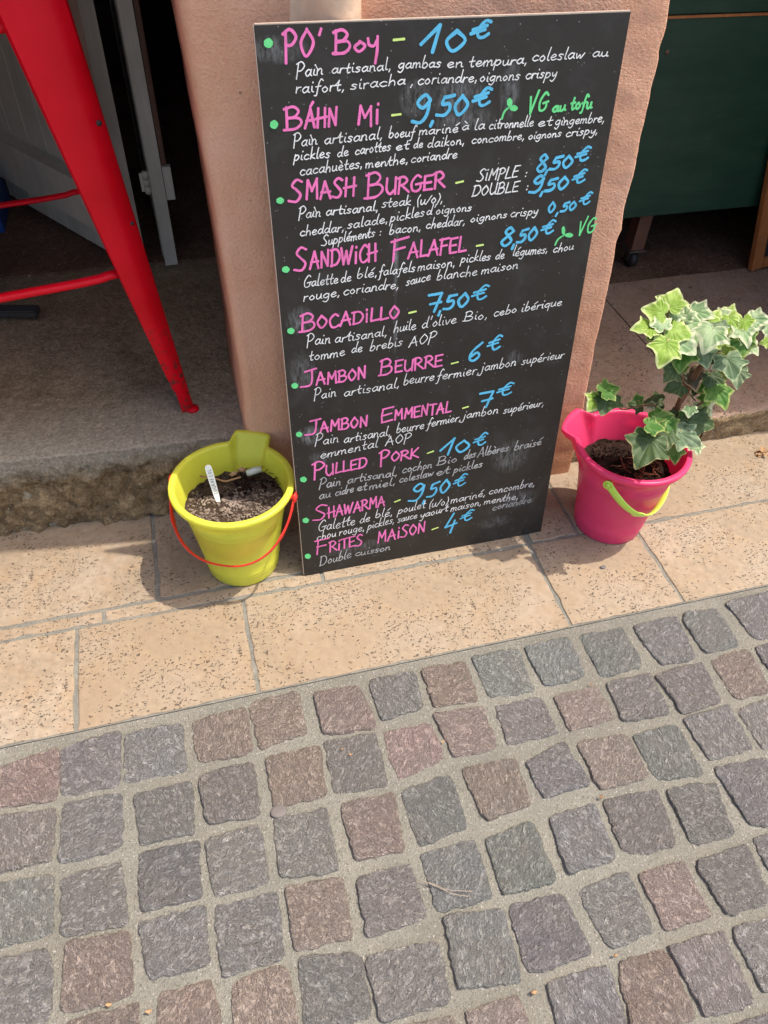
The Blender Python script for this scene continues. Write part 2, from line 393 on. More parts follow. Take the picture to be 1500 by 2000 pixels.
LEAF = {'y': m_leaf('yellow_green_leaf', (.24, .38, .05), (.34, .49, .10), (.54, .62, .26), .82, .28),
        'w': m_leaf('pale_variegated_leaf', (.20, .32, .14), (.34, .44, .24), (.56, .60, .38), .76, .22),
        'g': m_leaf('fresh_green_leaf', (.07, .20, .03), (.14, .28, .06), (.36, .46, .14), .84, .40),
        's': m_leaf('silvery_leaf', (.12, .19, .095), (.22, .29, .17), (.40, .48, .26), .90, .2),
        'd': m_leaf('dark_ivy_leaf', (.050, .085, .028), (.075, .12, .045), (.30, .27, .11), .95, .2),
        'b': m_leaf('bronzed_ivy_leaf', (.08, .065, .035), (.11, .085, .05), (.45, .28, .15), .88, .25)}

# ================================================================== SETTING
# ------------------------------------------------ ground sheet (mortar between the cobbles), to the horizon
def ground_sheet():
    xs = [-120, -30, -8, -3] + [-1.6+.08*i for i in range(56)] + [4, 8, 30, 120]
    ys = [-120, -30, -8, -3] + [-1.9+.08*i for i in range(21)] + [-.283]
    v = []; f = []
    for y in ys:
        for x in xs: v.append((x, y, -.0025 + (fbm(x, y, 0, 9, 3)*.0012 if abs(x) < 3 and y > -2 and y < -.3 else 0)))
    w = len(xs)
    for j in range(len(ys)-1):
        for i in range(w-1): f.append((j*w+i, j*w+i+1, (j+1)*w+i+1, (j+1)*w+i))
    g = mesh('ground', v, f, M['mortar'], None, True); tag(g, kind='structure')
    b = box('terrain', (-120, -.283, -.2), (120, 120, -.02), M['mortar']); tag(b, kind='structure')
    return g
ground = ground_sheet()

# ------------------------------------------------ cobblestones, traced from their corners on the ground plane
G_, P_, B_, N_ = (.295, .285, .272), (.310, .285, .268), (.375, .295, .255), (.28, .29, .27)
COB = [  # colour, then four corners in picture survey units (TL TR BR BL)
 (B_,(-23,1507),(113,1463),(108,1560),(-23,1577)),(G_,(118,1463),(232,1428),(231,1532),(119,1552)),(G_,(245,1433),(355,1412),(363,1505),(242,1527)),
 (B_,(376,1408),(480,1380),(492,1467),(387,1488)),(P_,(-23,1597),(107,1580),(97,1678),(-20,1707)),(G_,(123,1567),(238,1547),(238,1657),(117,1685)),
 (G_,(263,1553),(373,1527),(378,1625),(275,1647)),(P_,(388,1513),(493,1487),(509,1590),(405,1608)),(G_,(-23,1730),(102,1708),(102,1820),(-20,1853)),
 (G_,(120,1712),(235,1680),(250,1800),(123,1830)),(G_,(270,1667),(385,1640),(392,1753),(277,1778)),(P_,(402,1642),(505,1610),(527,1722),(420,1749)),
 (G_,(-23,1880),(100,1853),(97,1993),(-20,2033)),(B_,(130,1843),(253,1817),(258,1943),(123,1978)),(G_,(273,1802),(397,1768),(407,1880),(292,1913)),
 (G_,(418,1772),(540,1740),(555,1870),(435,1905)),(B_,(133,1993),(267,1960),(272,2070),(140,2090)),(B_,(310,1942),(410,1913),(433,2000),(305,2066)),
 (B_,(455,1915),(560,1884),(583,2012),(458,2040)),(B_,(487,1368),(583,1350),(598,1430),(506,1461)),(B_,(613,1353),(700,1338),(736,1420),(633,1433)),
 (G_,(720,1330),(807,1308),(828,1380),(747,1405)),(B_,(825,1307),(908,1292),(935,1367),(848,1378)),(N_,(923,1282),(1010,1266),(1043,1346),(957,1360)),
 (B_,(520,1480),(623,1457),(637,1550),(537,1577)),(P_,(635,1450),(733,1430),(757,1532),(653,1547)),(B_,(750,1430),(843,1413),(867,1480),(777,1522)),
 (B_,(847,1393),(942,1380),(970,1460),(887,1477)),(P_,(968,1378),(1055,1360),(1090,1430),(993,1452)),(G_,(535,1597),(637,1580),(662,1700),(545,1712)),
 (B_,(665,1572),(768,1550),(790,1658),(697,1678)),(N_,(783,1545),(880,1512),(912,1612),(820,1652)),(B_,(902,1500),(1005,1480),(1037,1570),(948,1600)),
 (N_,(1023,1263),(1112,1243),(1143,1320),(1067,1338)),(N_,(1133,1240),(1215,1225),(1255,1297),(1177,1322)),(G_,(1237,1223),(1320,1202),(1360,1283),(1293,1297)),
 (N_,(1330,1200),(1400,1187),(1448,1260),(1377,1273)),(G_,(1420,1177),(1510,1155),(1550,1235),(1477,1247)),(B_,(1083,1360),(1167,1340),(1200,1403),(1115,1425)),
 (P_,(1187,1333),(1270,1315),(1308,1393),(1218,1407)),(P_,(1283,1317),(1370,1292),(1410,1367),(1333,1392)),(B_,(1388,1287),(1460,1267),(1507,1350),(1437,1362)),
 (G_,(1477,1262),(1560,1245),(1600,1310),(1512,1320)),(G_,(1027,1487),(1100,1447),(1152,1530),(1063,1557)),(B_,(1128,1448),(1227,1433),(1267,1517),(1173,1543)),
 (N_,(1237,1437),(1320,1415),(1377,1510),(1283,1522)),(P_,(1337,1403),(1423,1377),(1472,1460),(1388,1483)),(P_,(1443,1387),(1510,1362),(1560,1440),(1493,1463)),
 (G_,(1075,1595),(1163,1568),(1202,1675),(1110,1707)),(P_,(1177,1563),(1283,1540),(1328,1650),(1222,1667)),(P_,(1303,1540),(1397,1527),(1437,1630),(1353,1648)),
 (G_,(1397,1500),(1495,1480),(1550,1600),(1467,1612)),(N_,(949,1637),(1040,1603),(1085,1720),(983,1746)),(G_,(995,1768),(1100,1745),(1158,1860),(1033,1902)),
 (G_,(1128,1738),(1230,1703),(1277,1820),(1193,1850)),(B_,(1247,1705),(1333,1683),(1388,1790),(1302,1815)),(P_,(1360,1683),(1460,1647),(1507,1760),(1420,1787)),
 (G_,(1472,1637),(1560,1610),(1590,1700),(1505,1700)),(G_,(1072,1917),(1187,1885),(1225,2010),(1095,2030)),(B_,(1207,1880),(1303,1853),(1360,1990),(1240,2020)),
 (P_,(1310,1850),(1413,1820),(1472,1960),(1377,1983)),(P_,(1430,1813),(1530,1785),(1570,1900),(1493,1940)),(P_,(1425,2005),(1520,1975),(1560,2080),(1460,2100)),
 (B_,(913,1977),(1010,1945),(1050,2050),(930,2080)),(B_,(560,1733),(667,1712),(690,1830),(575,1855)),(P_,(697,1715),(800,1685),(832,1790),(718,1830)),
 (G_,(823,1667),(927,1640),(962,1755),(855,1780)),(G_,(867,1790),(980,1775),(1018,1915),(898,1928)),(G_,(583,1868),(705,1860),(728,1985),(598,2010)),
 (P_,(718,1866),(855,1838),(880,1955),(745,1995)),(B_,(760,2012),(885,1982),(910,2080),(790,2100))]
def cobble(corners, colr, idx, parent, n=15):
    cx = sum(c.x for c in corners)/4; cy = sum(c.y for c in corners)/4
    TL, TR, BR, BL = [Vector((c.x-cx, c.y-cy)) for c in corners]
    rnd = random.Random(idx*31+5)
    tl = [rnd.uniform(-.0022, .0022) for _ in range(3)]
    pw = rnd.uniform(7., 16.); o = idx*3.17
    v = []; f = []
    # superellipse-ish rounded quad built from concentric rings
    K = 72; rings = [0, .14, .28, .41, .53, .64, .74, .83, .91, .96, .985, 1.0]
    def pos(a, s):
        c, q = math.cos(a), math.sin(a)
        r = (abs(c)**pw + abs(q)**pw)**(-1/pw)
        u, w = c*r, q*r
        u *= s; w *= s
        # rough edge: breaks grow towards the rim
        e = (fbm(c*2+o, q*2, o, 1.3, 4)*.065 + nz(c*8, q*8, o, 1)*.045 - abs(nz(c*15, q*15, o, 1))*.05 + .01 + .055)*s**3
        u *= 1+e; w *= 1+e
        a1 = (u+1)/2; b1 = (w+1)/2
        return (TL*(1-a1)+TR*a1)*b1 + (BL*(1-a1)+BR*a1)*(1-b1)
    v.append((0, 0, .004))
    for ri in range(1, len(rings)):
        s = rings[ri]
        for k in range(K):
            p = pos(2*math.pi*k/K, s)
            h = .0043 + tl[0] + tl[1]*p.x/.05 + tl[2]*p.y/.05 + fbm(p.x+o, p.y, 0, 30, 5)*.0030 + abs(nz(p.x-o, p.y, 1, 62))*-.0026
            h -= (max(0, s-.93)/.07)**2*.0022
            v.append((p.x, p.y, h))
    for k in range(K):
        x, y, z = v[1+(len(rings)-2)*K+k]; v.append((x*1.015, y*1.015, -.012))
    for k in range(K): f.append((0, 1+k, 1+(k+1) % K))
    for ri in range(len(rings)-1):
        for k in range(K):
            a = 1+ri*K+k; b = 1+ri*K+(k+1) % K; f.append((a, a+K, b+K, b))
    o_ = mesh('cobblestone', v, f, M['cobble'], parent, True)
    o_.location = (cx, cy, 0)
    j = rnd.uniform(.84, 1.10); o_.color = (*[min(1, c*j*rnd.uniform(.97, 1.03)) for c in colr], 1)
    return o_
taken = []
for i, (c, *q) in enumerate(COB):
    pts = [gz(x, y, .003) for x, y in q]
    cobble(pts, c, i, ground); taken.append(sum(pts, Vector())/4)
# the street goes on outside the picture: rows continued on the same pitch
cnt = 0; X0, DX, DY = -1.55, .111, .108
for j in range(15):
    for i in range(38):
        x = X0 + i*DX + (j % 2)*.03; y = -.355 - j*DY + random.uniform(-.006, .006)
        pr = Vector((x, y, 0)) - CAM; zc = pr.dot(_fw); vis = False
        if zc > .1:
            px = 750+F*pr.dot(RT)/zc; py = 1000-F*pr.dot(UP)/zc; vis = -70 < px < 1600 and py < 2100
        if vis or any((x-t.x)**2+(y-t.y)**2 < .088**2 for t in taken): continue
        if abs(x-.3) > 1.65 or y < -1.5: continue
        cnt += 1
        if cnt > 210: continue
        h = .043; s = lambda: random.uniform(-.005, .005)
        pts = [Vector((x-h+s(), y+h+s(), 0)), Vector((x+h+s(), y+h+s(), 0)), Vector((x+h+s(), y-h+s(), 0)), Vector((x-h+s(), y-h+s(), 0))]
        cobble(pts, random.choice((G_, P_, B_, G_, N_)), 500+cnt, ground)

# ------------------------------------------------ travertine pavement slabs
pave = box('pavement', (-4, -.281, -.1), (5, .40, -.0028), M['joint']); tag(pave, kind='structure')
def slab(x0, y0, x1, y1, seed, ang=0.):
    # a slab with slightly chipped edges and a soft arris
    rnd = random.Random(seed); g = .0035; x0 += g; x1 -= g; y0 += g*.6; y1 -= g*.6
    n = max(8, int((x1-x0)/.012)); k = max(6, int((y1-y0)/.012)); out = []
    def side(ax, ay, bx, by, m, nx, ny):
        for i in range(m):
            t = i/m; x = ax+(bx-ax)*t; y = ay+(by-ay)*t
            e = max(0, fbm(x, y, seed, 22, 4))*.0055 + abs(nz(x, y, seed, 7))*.0012
            out.append((x-nx*e, y-ny*e))
    side(x0, y0, x1, y0, n, 0, -1); side(x1, y0, x1, y1, k, 1, 0); side(x1, y1, x0, y1, n, 0, 1); side(x0, y1, x0, y0, k, -1, 0)
    cx, cy = (x0+x1)/2, (y0+y1)/2; zt = rnd.uniform(-.0005, .0006)
    v = []; N = len(out)
    def ins(p, d):
        return (p[0]+max(-d, min(d, (cx-p[0])*5)), p[1]+max(-d, min(d, (cy-p[1])*5)))
    for d, z in ((0, -.03), (0, zt-.0016), (.0014, zt-.0003), (.004, zt)):
        for p in out:
            a, b = ins(p, d); v.append((a-cx, b-cy, z))
    f = []
    for r in range(3):
        for i in range(N): f.append((r*N+i, r*N+(i+1) % N, (r+1)*N+(i+1) % N, (r+1)*N+i))
    f.append(tuple(3*N+i for i in range(N)))
    o = mesh('stone_slab', v, f, M['slab'], pave); o.location = (cx, cy, 0); return o
row1 = [-1.9, -1.33, -.86, -.508, -.149, .553, .8386, 1.40, 1.95, 2.5]
for i in range(len(row1)-1): slab(row1[i], -.281, row1[i+1], -.028, 10+i)
thin = [-1.9, -1.1, -.452, .04, .555]
for i in range(len(thin)-1): slab(thin[i], -.0265, thin[i+1], .0085, 30+i)
row2 = [-1.9, -1.2, -.332, .30, .56]
for i in range(len(row2)-1): slab(row2[i], .011, row2[i+1], .315, 50+i)
row2 = [.563, .69, 1.66, 2.5]
for i in range(len(row2)-1): slab(row2[i], -.0265, row2[i+1], .25, 70+i)

# ------------------------------------------------ the plastered pillar and the house front over it
WX = lambda x: .212 - .028*x + max(0, -x)*.28               # wall front line in plan, drawn back towards the left arris
front = lambda x, z=0: WX(x)
def edge(pts, y):
    t = sorted((p.z, p.x) for p in (gy(a, b, y) for a, b in pts))
    return [(0, t[0][1])] + t + [(3.4, t[-1][1]+(-.006 if y > .22 else -.004))]
Lp = edge([(347, 0), (373, 150), (400, 300), (426, 450), (450, 600), (475, 770), (480, 835)], .243)
Rp = edge([(1305, 0), (1301, 36), (1297, 62), (1289, 81), (1283, 104), (1284, 118), (1276, 148), (1270, 168), (1265, 196), (1258, 232), (1251, 260), (1240, 311), (1234, 344), (1230, 356), (1217, 406), (1215, 417), (1212, 448), (1203, 462), (1193, 518), (1186, 560), (1174, 612), (1160, 672), (1148, 739), (1139, 789), (1128, 850)], .20)
Rp = [(0, .762)] + [p for p in Rp[1:]]
def lin(tab, z):
    for (a, b), (c, d) in zip(tab, tab[1:]):
        if z <= c: return b+(d-b)*(z-a)/(c-a)
    return tab[-1][1]
def pillar():
    zs = [i*.012 for i in range(105)] + [1.26+i*.1 for i in range(1, 11)]
    v = []; f = []; W = None
    for z in zs:
        xl = lin(Lp, z) + fbm(0, 0, z, 11, 3, 3)*.0025; xr = lin(Rp, z) + fbm(0, 5, z, 16, 4, 9)*.0022
        row = [(xl, .60)]
        rl = .024; rr = .005
        for k in range(8):
            a = math.pi/2*k/7
            x = xl+rl-rl*math.cos(a); row.append((x, front(xl+rl, z)+rl-rl*math.sin(a)))
        n = 60
        for k in range(1, n):
            x = xl+rl+(xr-rr-xl-rl)*k/n
            row.append((x, front(x, z) - fbm(x, 0, z, 5, 3)*.0022 - fbm(x, 0, z, 30, 3, 4)*.0012))
        for k in range(6):
            a = math.pi/2*k/5
            row.append((xr-rr+rr*math.sin(a), front(xr-rr)+rr-rr*math.cos(a)))
        row.append((xr, .60))
        for x, y in row: v.append((x, y, z))
        W = len(row)
    for j in range(len(zs)-1):
        for i in range(W-1): f.append((j*W+i, j*W+i+1, (j+1)*W+i+1, (j+1)*W+i))
        f.append((j*W+W-1, j*W, (j+1)*W, (j+1)*W+W-1))
    return mesh('plaster_pillar', v, f, M['plaster'], None, True)
pl = pillar(); tag(pl, 'salmon plastered pillar between the two doorways behind the menu board', 'wall')
RJ = 1.83
w = box('plaster_wall', (RJ, .16, 0), (3.2, .60, 2.8), M['plaster'], None, .01); tag(w, 'salmon plastered wall right of the right doorway', 'wall')
w = box('plaster_wall', (-3.0, .17, 0), (-1.35, .60, 2.8), M['plaster'], None, .01); tag(w, 'salmon plastered wall left of the left doorway', 'wall')
w = box('upper_wall', (-3.0, .20, 2.8), (-.12, .60, 3.6), M['plaster'], None, .01); tag(w, 'plastered wall over the left doorway above the red table', 'wall')
w = box('upper_wall', (.70, .20, 2.8), (3.2, .60, 3.6), M['plaster'], None, .01); tag(w, 'plastered wall over the right doorway above the green cart', 'wall')
# cream painted rib (boxed pipe) the board leans on
def rib():
    prof = [(.060, .214), (.075, .206), (.090, .186), (.104, .160), (.114, .146), (.124, .1395), (.136, .1385), (.147, .1405), (.156, .1455), (.162, .153), (.1655, .163), (.166, .180), (.166, .214)]
    v = []; f = []; n = len(prof); zs = [.004, .2, .5, .9] + [.95+.01*i for i in range(30)] + [1.5, 2.2, 3.3]
    for z in zs:
        for x, y in prof: v.append((x+nz(x, 0, z, 9)*.0012, y+nz(x, 3, z, 14)*.0012, z))
    for j in range(len(zs)-1):
        for i in range(n-1): f.append((j*n+i, j*n+i+1, (j+1)*n+i+1, (j+1)*n+i))
    return mesh('pipe_casing', v, f, M['cream'], None, True)
tag(rib(), 'cream painted pipe casing running up the pillar behind the top of the menu board', 'pipe casing')

# ------------------------------------------------ steps
def left_step():
    # profile swept along x: top, worn rounded nose, rough riser
    zt = .21; prof = []
    yf = lambda x: .262-.042*(x+.0)
    for y in [.9, .7, .55, .45, .40, .36, .34]: prof.append((y-.28, zt, 0))
    for k in range(9):
        a = math.pi/2*k/8; prof.append((.034-.034*math.sin(a)+.0, zt-.034+.034*math.cos(a), .2+.8*k/8))
    for z in [.172-.0072*i for i in range(25)] + [-.02]: prof.append((0, z, 1))
    xs = [-2.0, -1.6, -1.3, -1.0] + [-.84+.0065*i for i in range(130)]
    v = []; f = []; mi = []
    for x in xs:
        x = min(x, .0)
        for y, z, r in prof:
            b = yf(x)+y if y < .06 else .28+y
            d = (fbm(x, z, y, 30, 5, 2)*.016 - abs(nz(x, z, 5, 60))*.010 + fbm(x, z, 0, 6, 2, 7)*.006)*r
            h = fbm(x, y*1., 0, 9, 3, 5)*.0022*(1 if r < .2 else 0) - (fbm(x, y, 3, 14, 3)*.005+.001)*(r if r < 1 else 0)
            v.append((x, b-d, z+h))
    n = len(prof)
    for i in range(len(xs)-1):
        for k in range(n-1):
            f.append((i*n+k, i*n+k+1, (i+1)*n+k+1, (i+1)*n+k)); mi.append(0 if k < 9 else 1)
    return mesh('stone_step', v, f, [M['step_top'], M['step_left']], None, True, mi)
ls = left_step(); tag(ls, 'high rough brown stone doorstep under the red table, left of the yellow bucket', 'step')
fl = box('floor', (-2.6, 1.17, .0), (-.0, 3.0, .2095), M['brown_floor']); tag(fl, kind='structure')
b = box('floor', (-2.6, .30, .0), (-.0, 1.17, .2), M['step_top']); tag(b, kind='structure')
def right_step():
    zt = .090; yf = .221; prof = []
    for y in [.95, .8, .6, .45, .36, .31, .28, .26]: prof.append((y, zt, 0))
    for k in range(8):
        a = math.pi/2*k/7; prof.append((yf+.02-.02*math.sin(a), zt-.02+.02*math.cos(a), .5))
    for z in [.06, .05, .04, .03, .02, .01, -.01]: prof.append((yf+.003, z, 1))
    v = []; f = []; out = []
    for (a, b_) in ((.70, 1.180), (1.184, 1.95)):
        v = []; f = []; mi = []; n = len(prof); m_ = int((b_-a)/.008)
        for i in range(m_+1):
            x = a+(b_-a)*i/m_
            for y, z, r in prof:
                d = fbm(x, z, 0, 26, 5, 3)*.007*r; h = fbm(x, y, 0, 8, 3)*.0015
                e = -max(0, fbm(x, y, 7, 30, 4))*.007*(1 if r == .5 else 0)
                v.append((x, y-d, z+h*(1-r)+e))
        for i in range(m_):
            for k in range(n-1): f.append((i*n+k, i*n+k+1, (i+1)*n+k+1, (i+1)*n+k)); mi.append(0 if k < 12 else 1)
        out.append((v, f, mi))
    return out
rs = empty('stone_step', (.7, .22, 0)); tag(rs, 'low pale stone doorstep of two slabs behind the ivy bucket', 'step')
for v, f, mi in right_step():
    under(mesh('step_slab', v, f, [M['slab_step'], M['step_left']], None, True, mi), rs)
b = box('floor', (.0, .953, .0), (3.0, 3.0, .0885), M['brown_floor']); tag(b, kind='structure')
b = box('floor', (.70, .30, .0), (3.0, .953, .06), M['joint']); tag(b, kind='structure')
# dim rooms behind the openings
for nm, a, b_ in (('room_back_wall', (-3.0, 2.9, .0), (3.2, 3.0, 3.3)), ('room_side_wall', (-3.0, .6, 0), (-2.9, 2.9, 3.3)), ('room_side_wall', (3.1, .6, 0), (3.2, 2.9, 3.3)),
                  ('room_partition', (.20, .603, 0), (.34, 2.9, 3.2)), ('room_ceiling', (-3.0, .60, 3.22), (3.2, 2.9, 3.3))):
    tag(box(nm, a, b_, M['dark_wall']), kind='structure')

# ================================================================== DOOR LEAVES (left doorway)
def door_leaf(ax, ay, bx, by, th, label, boards=True):
    A = Vector((ax, ay, 0)); B = Vector((bx, by, 0)); L = (A-B).length; d = (A-B).normalized(); nrm = Vector((d.y, -d.x, 0))   # B is the near end
    if nrm.y > 0: nrm = -nrm
    root = empty('door_leaf', (bx, by, .215)); tag(root, label, 'door', 'folded grey wooden door leaves in the left doorway')
    H = 1.9; z0 = .216; up = Vector((0, 0, 1))
    def bx_(name, s0, s1, n0, n1, za, zb, bev=.0015):
        c = B + d*(s0+s1)/2 + nrm*(n0+n1)/2 + up*(za+zb)/2
        return under(obox(name, c, d, nrm, up, ((s1-s0)/2, (n1-n0)/2, (zb-za)/2), M['grey_paint'], None, bev), root)
    bx_('stile', 0, .07, 0, th, z0, z0+H)
    if boards:
        s = .072
        while s < L-.02:
            e = min(L, s+.105); bx_('board', s, e-.0025, .004, th*.62, z0+.004, z0+H-.01); s = e
        bx_('rail', .075, L, th*.62, th*1.9, z0+.11, z0+.235, .004); bx_('rail', .075, L, th*.62, th*1.25, z0+1.2, z0+1.3, .004)
    else:
        bx_('panel', .072, L, .004, th*.7, z0+.004, z0+H-.01)
    return root, A, B, d, nrm
n1 = door_leaf(-.674, 1.747, -.262, 1.128, .040, 'grey boarded door leaf with ledge rails, folded back behind the red table leg')
n2 = door_leaf(-.215, 1.72, -.172, 1.135, .034, 'second grey door leaf seen edge-on beside the dark doorway gap', False)
# hinge pin between the leaves, seen at picture (287,357)
hp = gy(287, 357, 1.135)
V, Fc = [], []
for k in range(3): tubevf([Vector((hp.x, hp.y, hp.z-.03+k*.021)), Vector((hp.x, hp.y, hp.z-.03+k*.021+.0195))], .0095, 12, V, Fc)
h = mesh('hinge', V, Fc, M['grey_paint'], None, True); under(h, n1[0])
hp2 = box('hinge_plate', (hp.x-.018, hp.y+.004, hp.z-.026), (hp.x+.02, hp.y+.0065, hp.z+.026), M['grey_paint']); under(hp2, n1[0])
# keeper strip on the second leaf
k0 = gy(330, 357, 1.135); kb = box('keeper_block', (k0.x-.013, k0.y-.004, k0.z-.048), (k0.x+.011, k0.y+.02, k0.z+.045), M['grey_paint'], None, .002); under(kb, n2[0])
rail = box('edge_strip', (k0.x-.013, k0.y+.004, k0.z+.047), (k0.x+.002, k0.y+.03, 2.1), M['brown_wood'], None, .003); under(rail, n2[0])

# ================================================================== RED BAR TABLE
A0 = gz(377, 799, .2125); u1 = Vector((-.984, -.176, 0)); u2 = Vector((-.176, .984, 0)); W0 = .68
tbl = empty('bar_table', (A0.x-.4, A0.y+.3, .2125)); tag(tbl, 'tall red metal bar table with tapered splayed legs standing on the left doorstep', 'table')
topA = gy(112, 0, .50); slope = (topA - A0)/(topA.z-A0.z)
def table_leg(foot, ix, iy, main=False):
    # ix, iy: unit directions towards the table's inside; pressed sheet leg: two flanges meeting in a soft ridge at the outer corner
    Hh = 1.04; ins = Vector((slope.x, slope.y, 0))
    au, bu = abs(ins.dot(u1)), abs(ins.dot(u2)); drift = ix*au + iy*bu
    v = []; f = []; wear = []; N = 60
    for j in range(N+1):
        t = j/N; z = t*Hh; c = foot + drift*z + Vector((0, 0, z))
        w_ = .013 + .041*min(1, max(0, (z-.02)/.85))**.9
        if z < .055: w_ = .0115 + .006*min(1, z/.055)*0 + .002
        ch = .95 - .60*min(1, max(0, (t-.25)/.5))
        # outer profile points in (ix, iy) coords from the outer corner
        q = [(-w_*.05, w_*2.0), (-w_*.32, w_*1.9), (-w_*.36, w_*1.0), (-w_*.34, w_*ch*.8), (-w_*.24, w_*(ch*.8-.3)), (w_*(ch-.3), -w_*.24), (w_*ch, -w_*.34), (w_*1.25, -w_*.36), (w_*1.9, -w_*.32), (w_*2.0, -w_*.05)]
        inn = [(w_*1.9, w_*.02), (w_*.35, w_*.05), (w_*.05, w_*.35), (w_*.02, w_*1.9)]
        for a, b in q+inn: v.append(c + ix*(a) + iy*(b)); wear.append(max(0, 1-abs(z-.10)/.16)*.9 + max(0, 1-z/.05)*.3)
    n = 14
    for j in range(N):
        for k in range(n): f.append((j*n+k, j*n+(k+1) % n, (j+1)*n+(k+1) % n, (j+1)*n+k))
    f.append(tuple(range(n))[::-1]); f.append(tuple(N*n+k for k in range(n)))
    o = mesh('leg', v, f, M['red'], None, True)
    at = o.data.attributes.new('wear', 'FLOAT', 'POINT')
    for i, x in enumerate(wear): at.data[i].value = x
    es = o.modifiers.new('e', 'EDGE_SPLIT'); es.split_angle = R(34)
    return under(o, tbl), drift
legs = []; tbl_c = Vector((A0.x, A0.y, 0)) + (u1+u2)*W0/2
for foot, ix, iy in ((A0, u1, u2), (A0+u1*W0, -u1, u2), (A0+u2*W0, u1, -u2), (A0+(u1+u2)*W0, -u1, -u2)):
    o, dr = table_leg(foot, ix, iy); legs.append((foot, dr))
def legpt(i, z): return legs[i][0] + legs[i][1]*(z) + Vector((0, 0, z))
def strip(name, a, b, wd=.016, bend=True):
    cen = tbl_c + Vector((0, 0, a.z)); a = a + (cen-a).normalized()*.030; b = b + (cen-b).normalized()*.030
    d = (b-a).normalized(); a = a+d*.02; b = b-d*.02
    pts = [a, a+d*.035, a+d*.055+Vector((0, 0, -.004))] + [a+(b-a)*t+Vector((0, 0, -.006)) for t in (.2, .4, .6, .8)] + [b-d*.055+Vector((0, 0, -.004)), b-d*.035, b]
    V, Fc = tubevf(pts, wd/2*1.2, 8, squash=.62); o = mesh(name, V, Fc, M['red'], None, True); under(o, tbl)
strip('stretcher', legpt(0, .345), legpt(1, .345), .022); strip('stretcher', legpt(2, .30), legpt(3, .30), .018)
strip('stretcher', legpt(0, .34), legpt(2, .34), .022); strip('stretcher', legpt(1, .34), legpt(3, .34), .022)
for i, k in ((0, 1), (2, 3)): strip('top_brace', legpt(i, .80), legpt(k, .80), .03)
for i in range(4):
    p = legpt(i, 0); o = tube('foot_cap', [p+Vector((0, 0, -.002)), p+Vector((0, 0, .004))], [.015, .014], M['red'], None, 10); under(o, tbl)
cc = A0+(u1+u2)*W0/2
tp = obox('tabletop', cc+Vector((0, 0, 1.06)), u1, u2, (0, 0, 1), (.30, .30, .015), M['red'], None, .008); under(tp, tbl)
for (px, py, s) in ((137, 237, .0055), (223, 430, .004)):        # dark screw holes pressed in the leg face
    p = A0 + slope*((1182-0)*0)  # placed on the outer face below
    z = None
    for k in range(200):
        zz = k/200; c = legpt(0, zz); pr = c-CAM; zc = pr.dot(_fw); yy = 1000-F*pr.dot(UP)/zc
        if yy < py: break
    c = legpt(0, zz); o = tube('rivet', [c-u2*.021-u1*.0*s+u1*.028*0, c-u2*.0235], s, M['rubber'], None, 8); under(o, tbl)

# small things deeper in the left room
ct = empty('cafe_table', (-.98, 1.42, .2095)); tag(ct, 'dark metal table foot on the dim floor left of the door leaves', 'table')
q = gz(40, 525, .225)
for a in (0, 90, 180, 270):
    d = Vector((math.cos(R(a-12)), math.sin(R(a-12)), 0)); c0 = Vector((-.86, .99, .235))
    under(obox('foot', c0+d*.15+Vector((0, 0, -.012)), d, Vector((-d.y, d.x, 0)), Vector((0, 0, 1)), (.15, .02, .010), M['dark_metal'], None, .004), ct)
under(tube('column', [(-.86, .99, .22), (-.86, .99, .94)], .025, M['dark_metal'], None, 14), ct)
under(tube('table_top', [(-.86, .99, .94), (-.86, .99, .965)], .26, M['brown_wood'], None, 32), ct)
cr = empty('crate', (-.86, 1.55, .2095)); tag(cr, 'dark blue plastic crate at the left edge of the dim doorway floor', 'crate')
cq = gz(6, 455, .21)
cx1 = cq.x+.006; cy0 = cq.y
for nm, a, b_ in (('side', (cx1-.33, cy0, .2105), (cx1, cy0+.012, .40)), ('side', (cx1-.33, cy0+.24, .2105), (cx1, cy0+.252, .40)),
                  ('end', (cx1-.012, cy0+.0125, .2105), (cx1, cy0+.2395, .40)), ('end', (cx1-.33, cy0+.0125, .2105), (cx1-.318, cy0+.2395, .40)), ('bottom', (cx1-.317, cy0+.0125, .2108), (cx1-.0125, cy0+.2395, .218))):
    under(box(nm, a, b_, M['blue'], None, .002), cr)

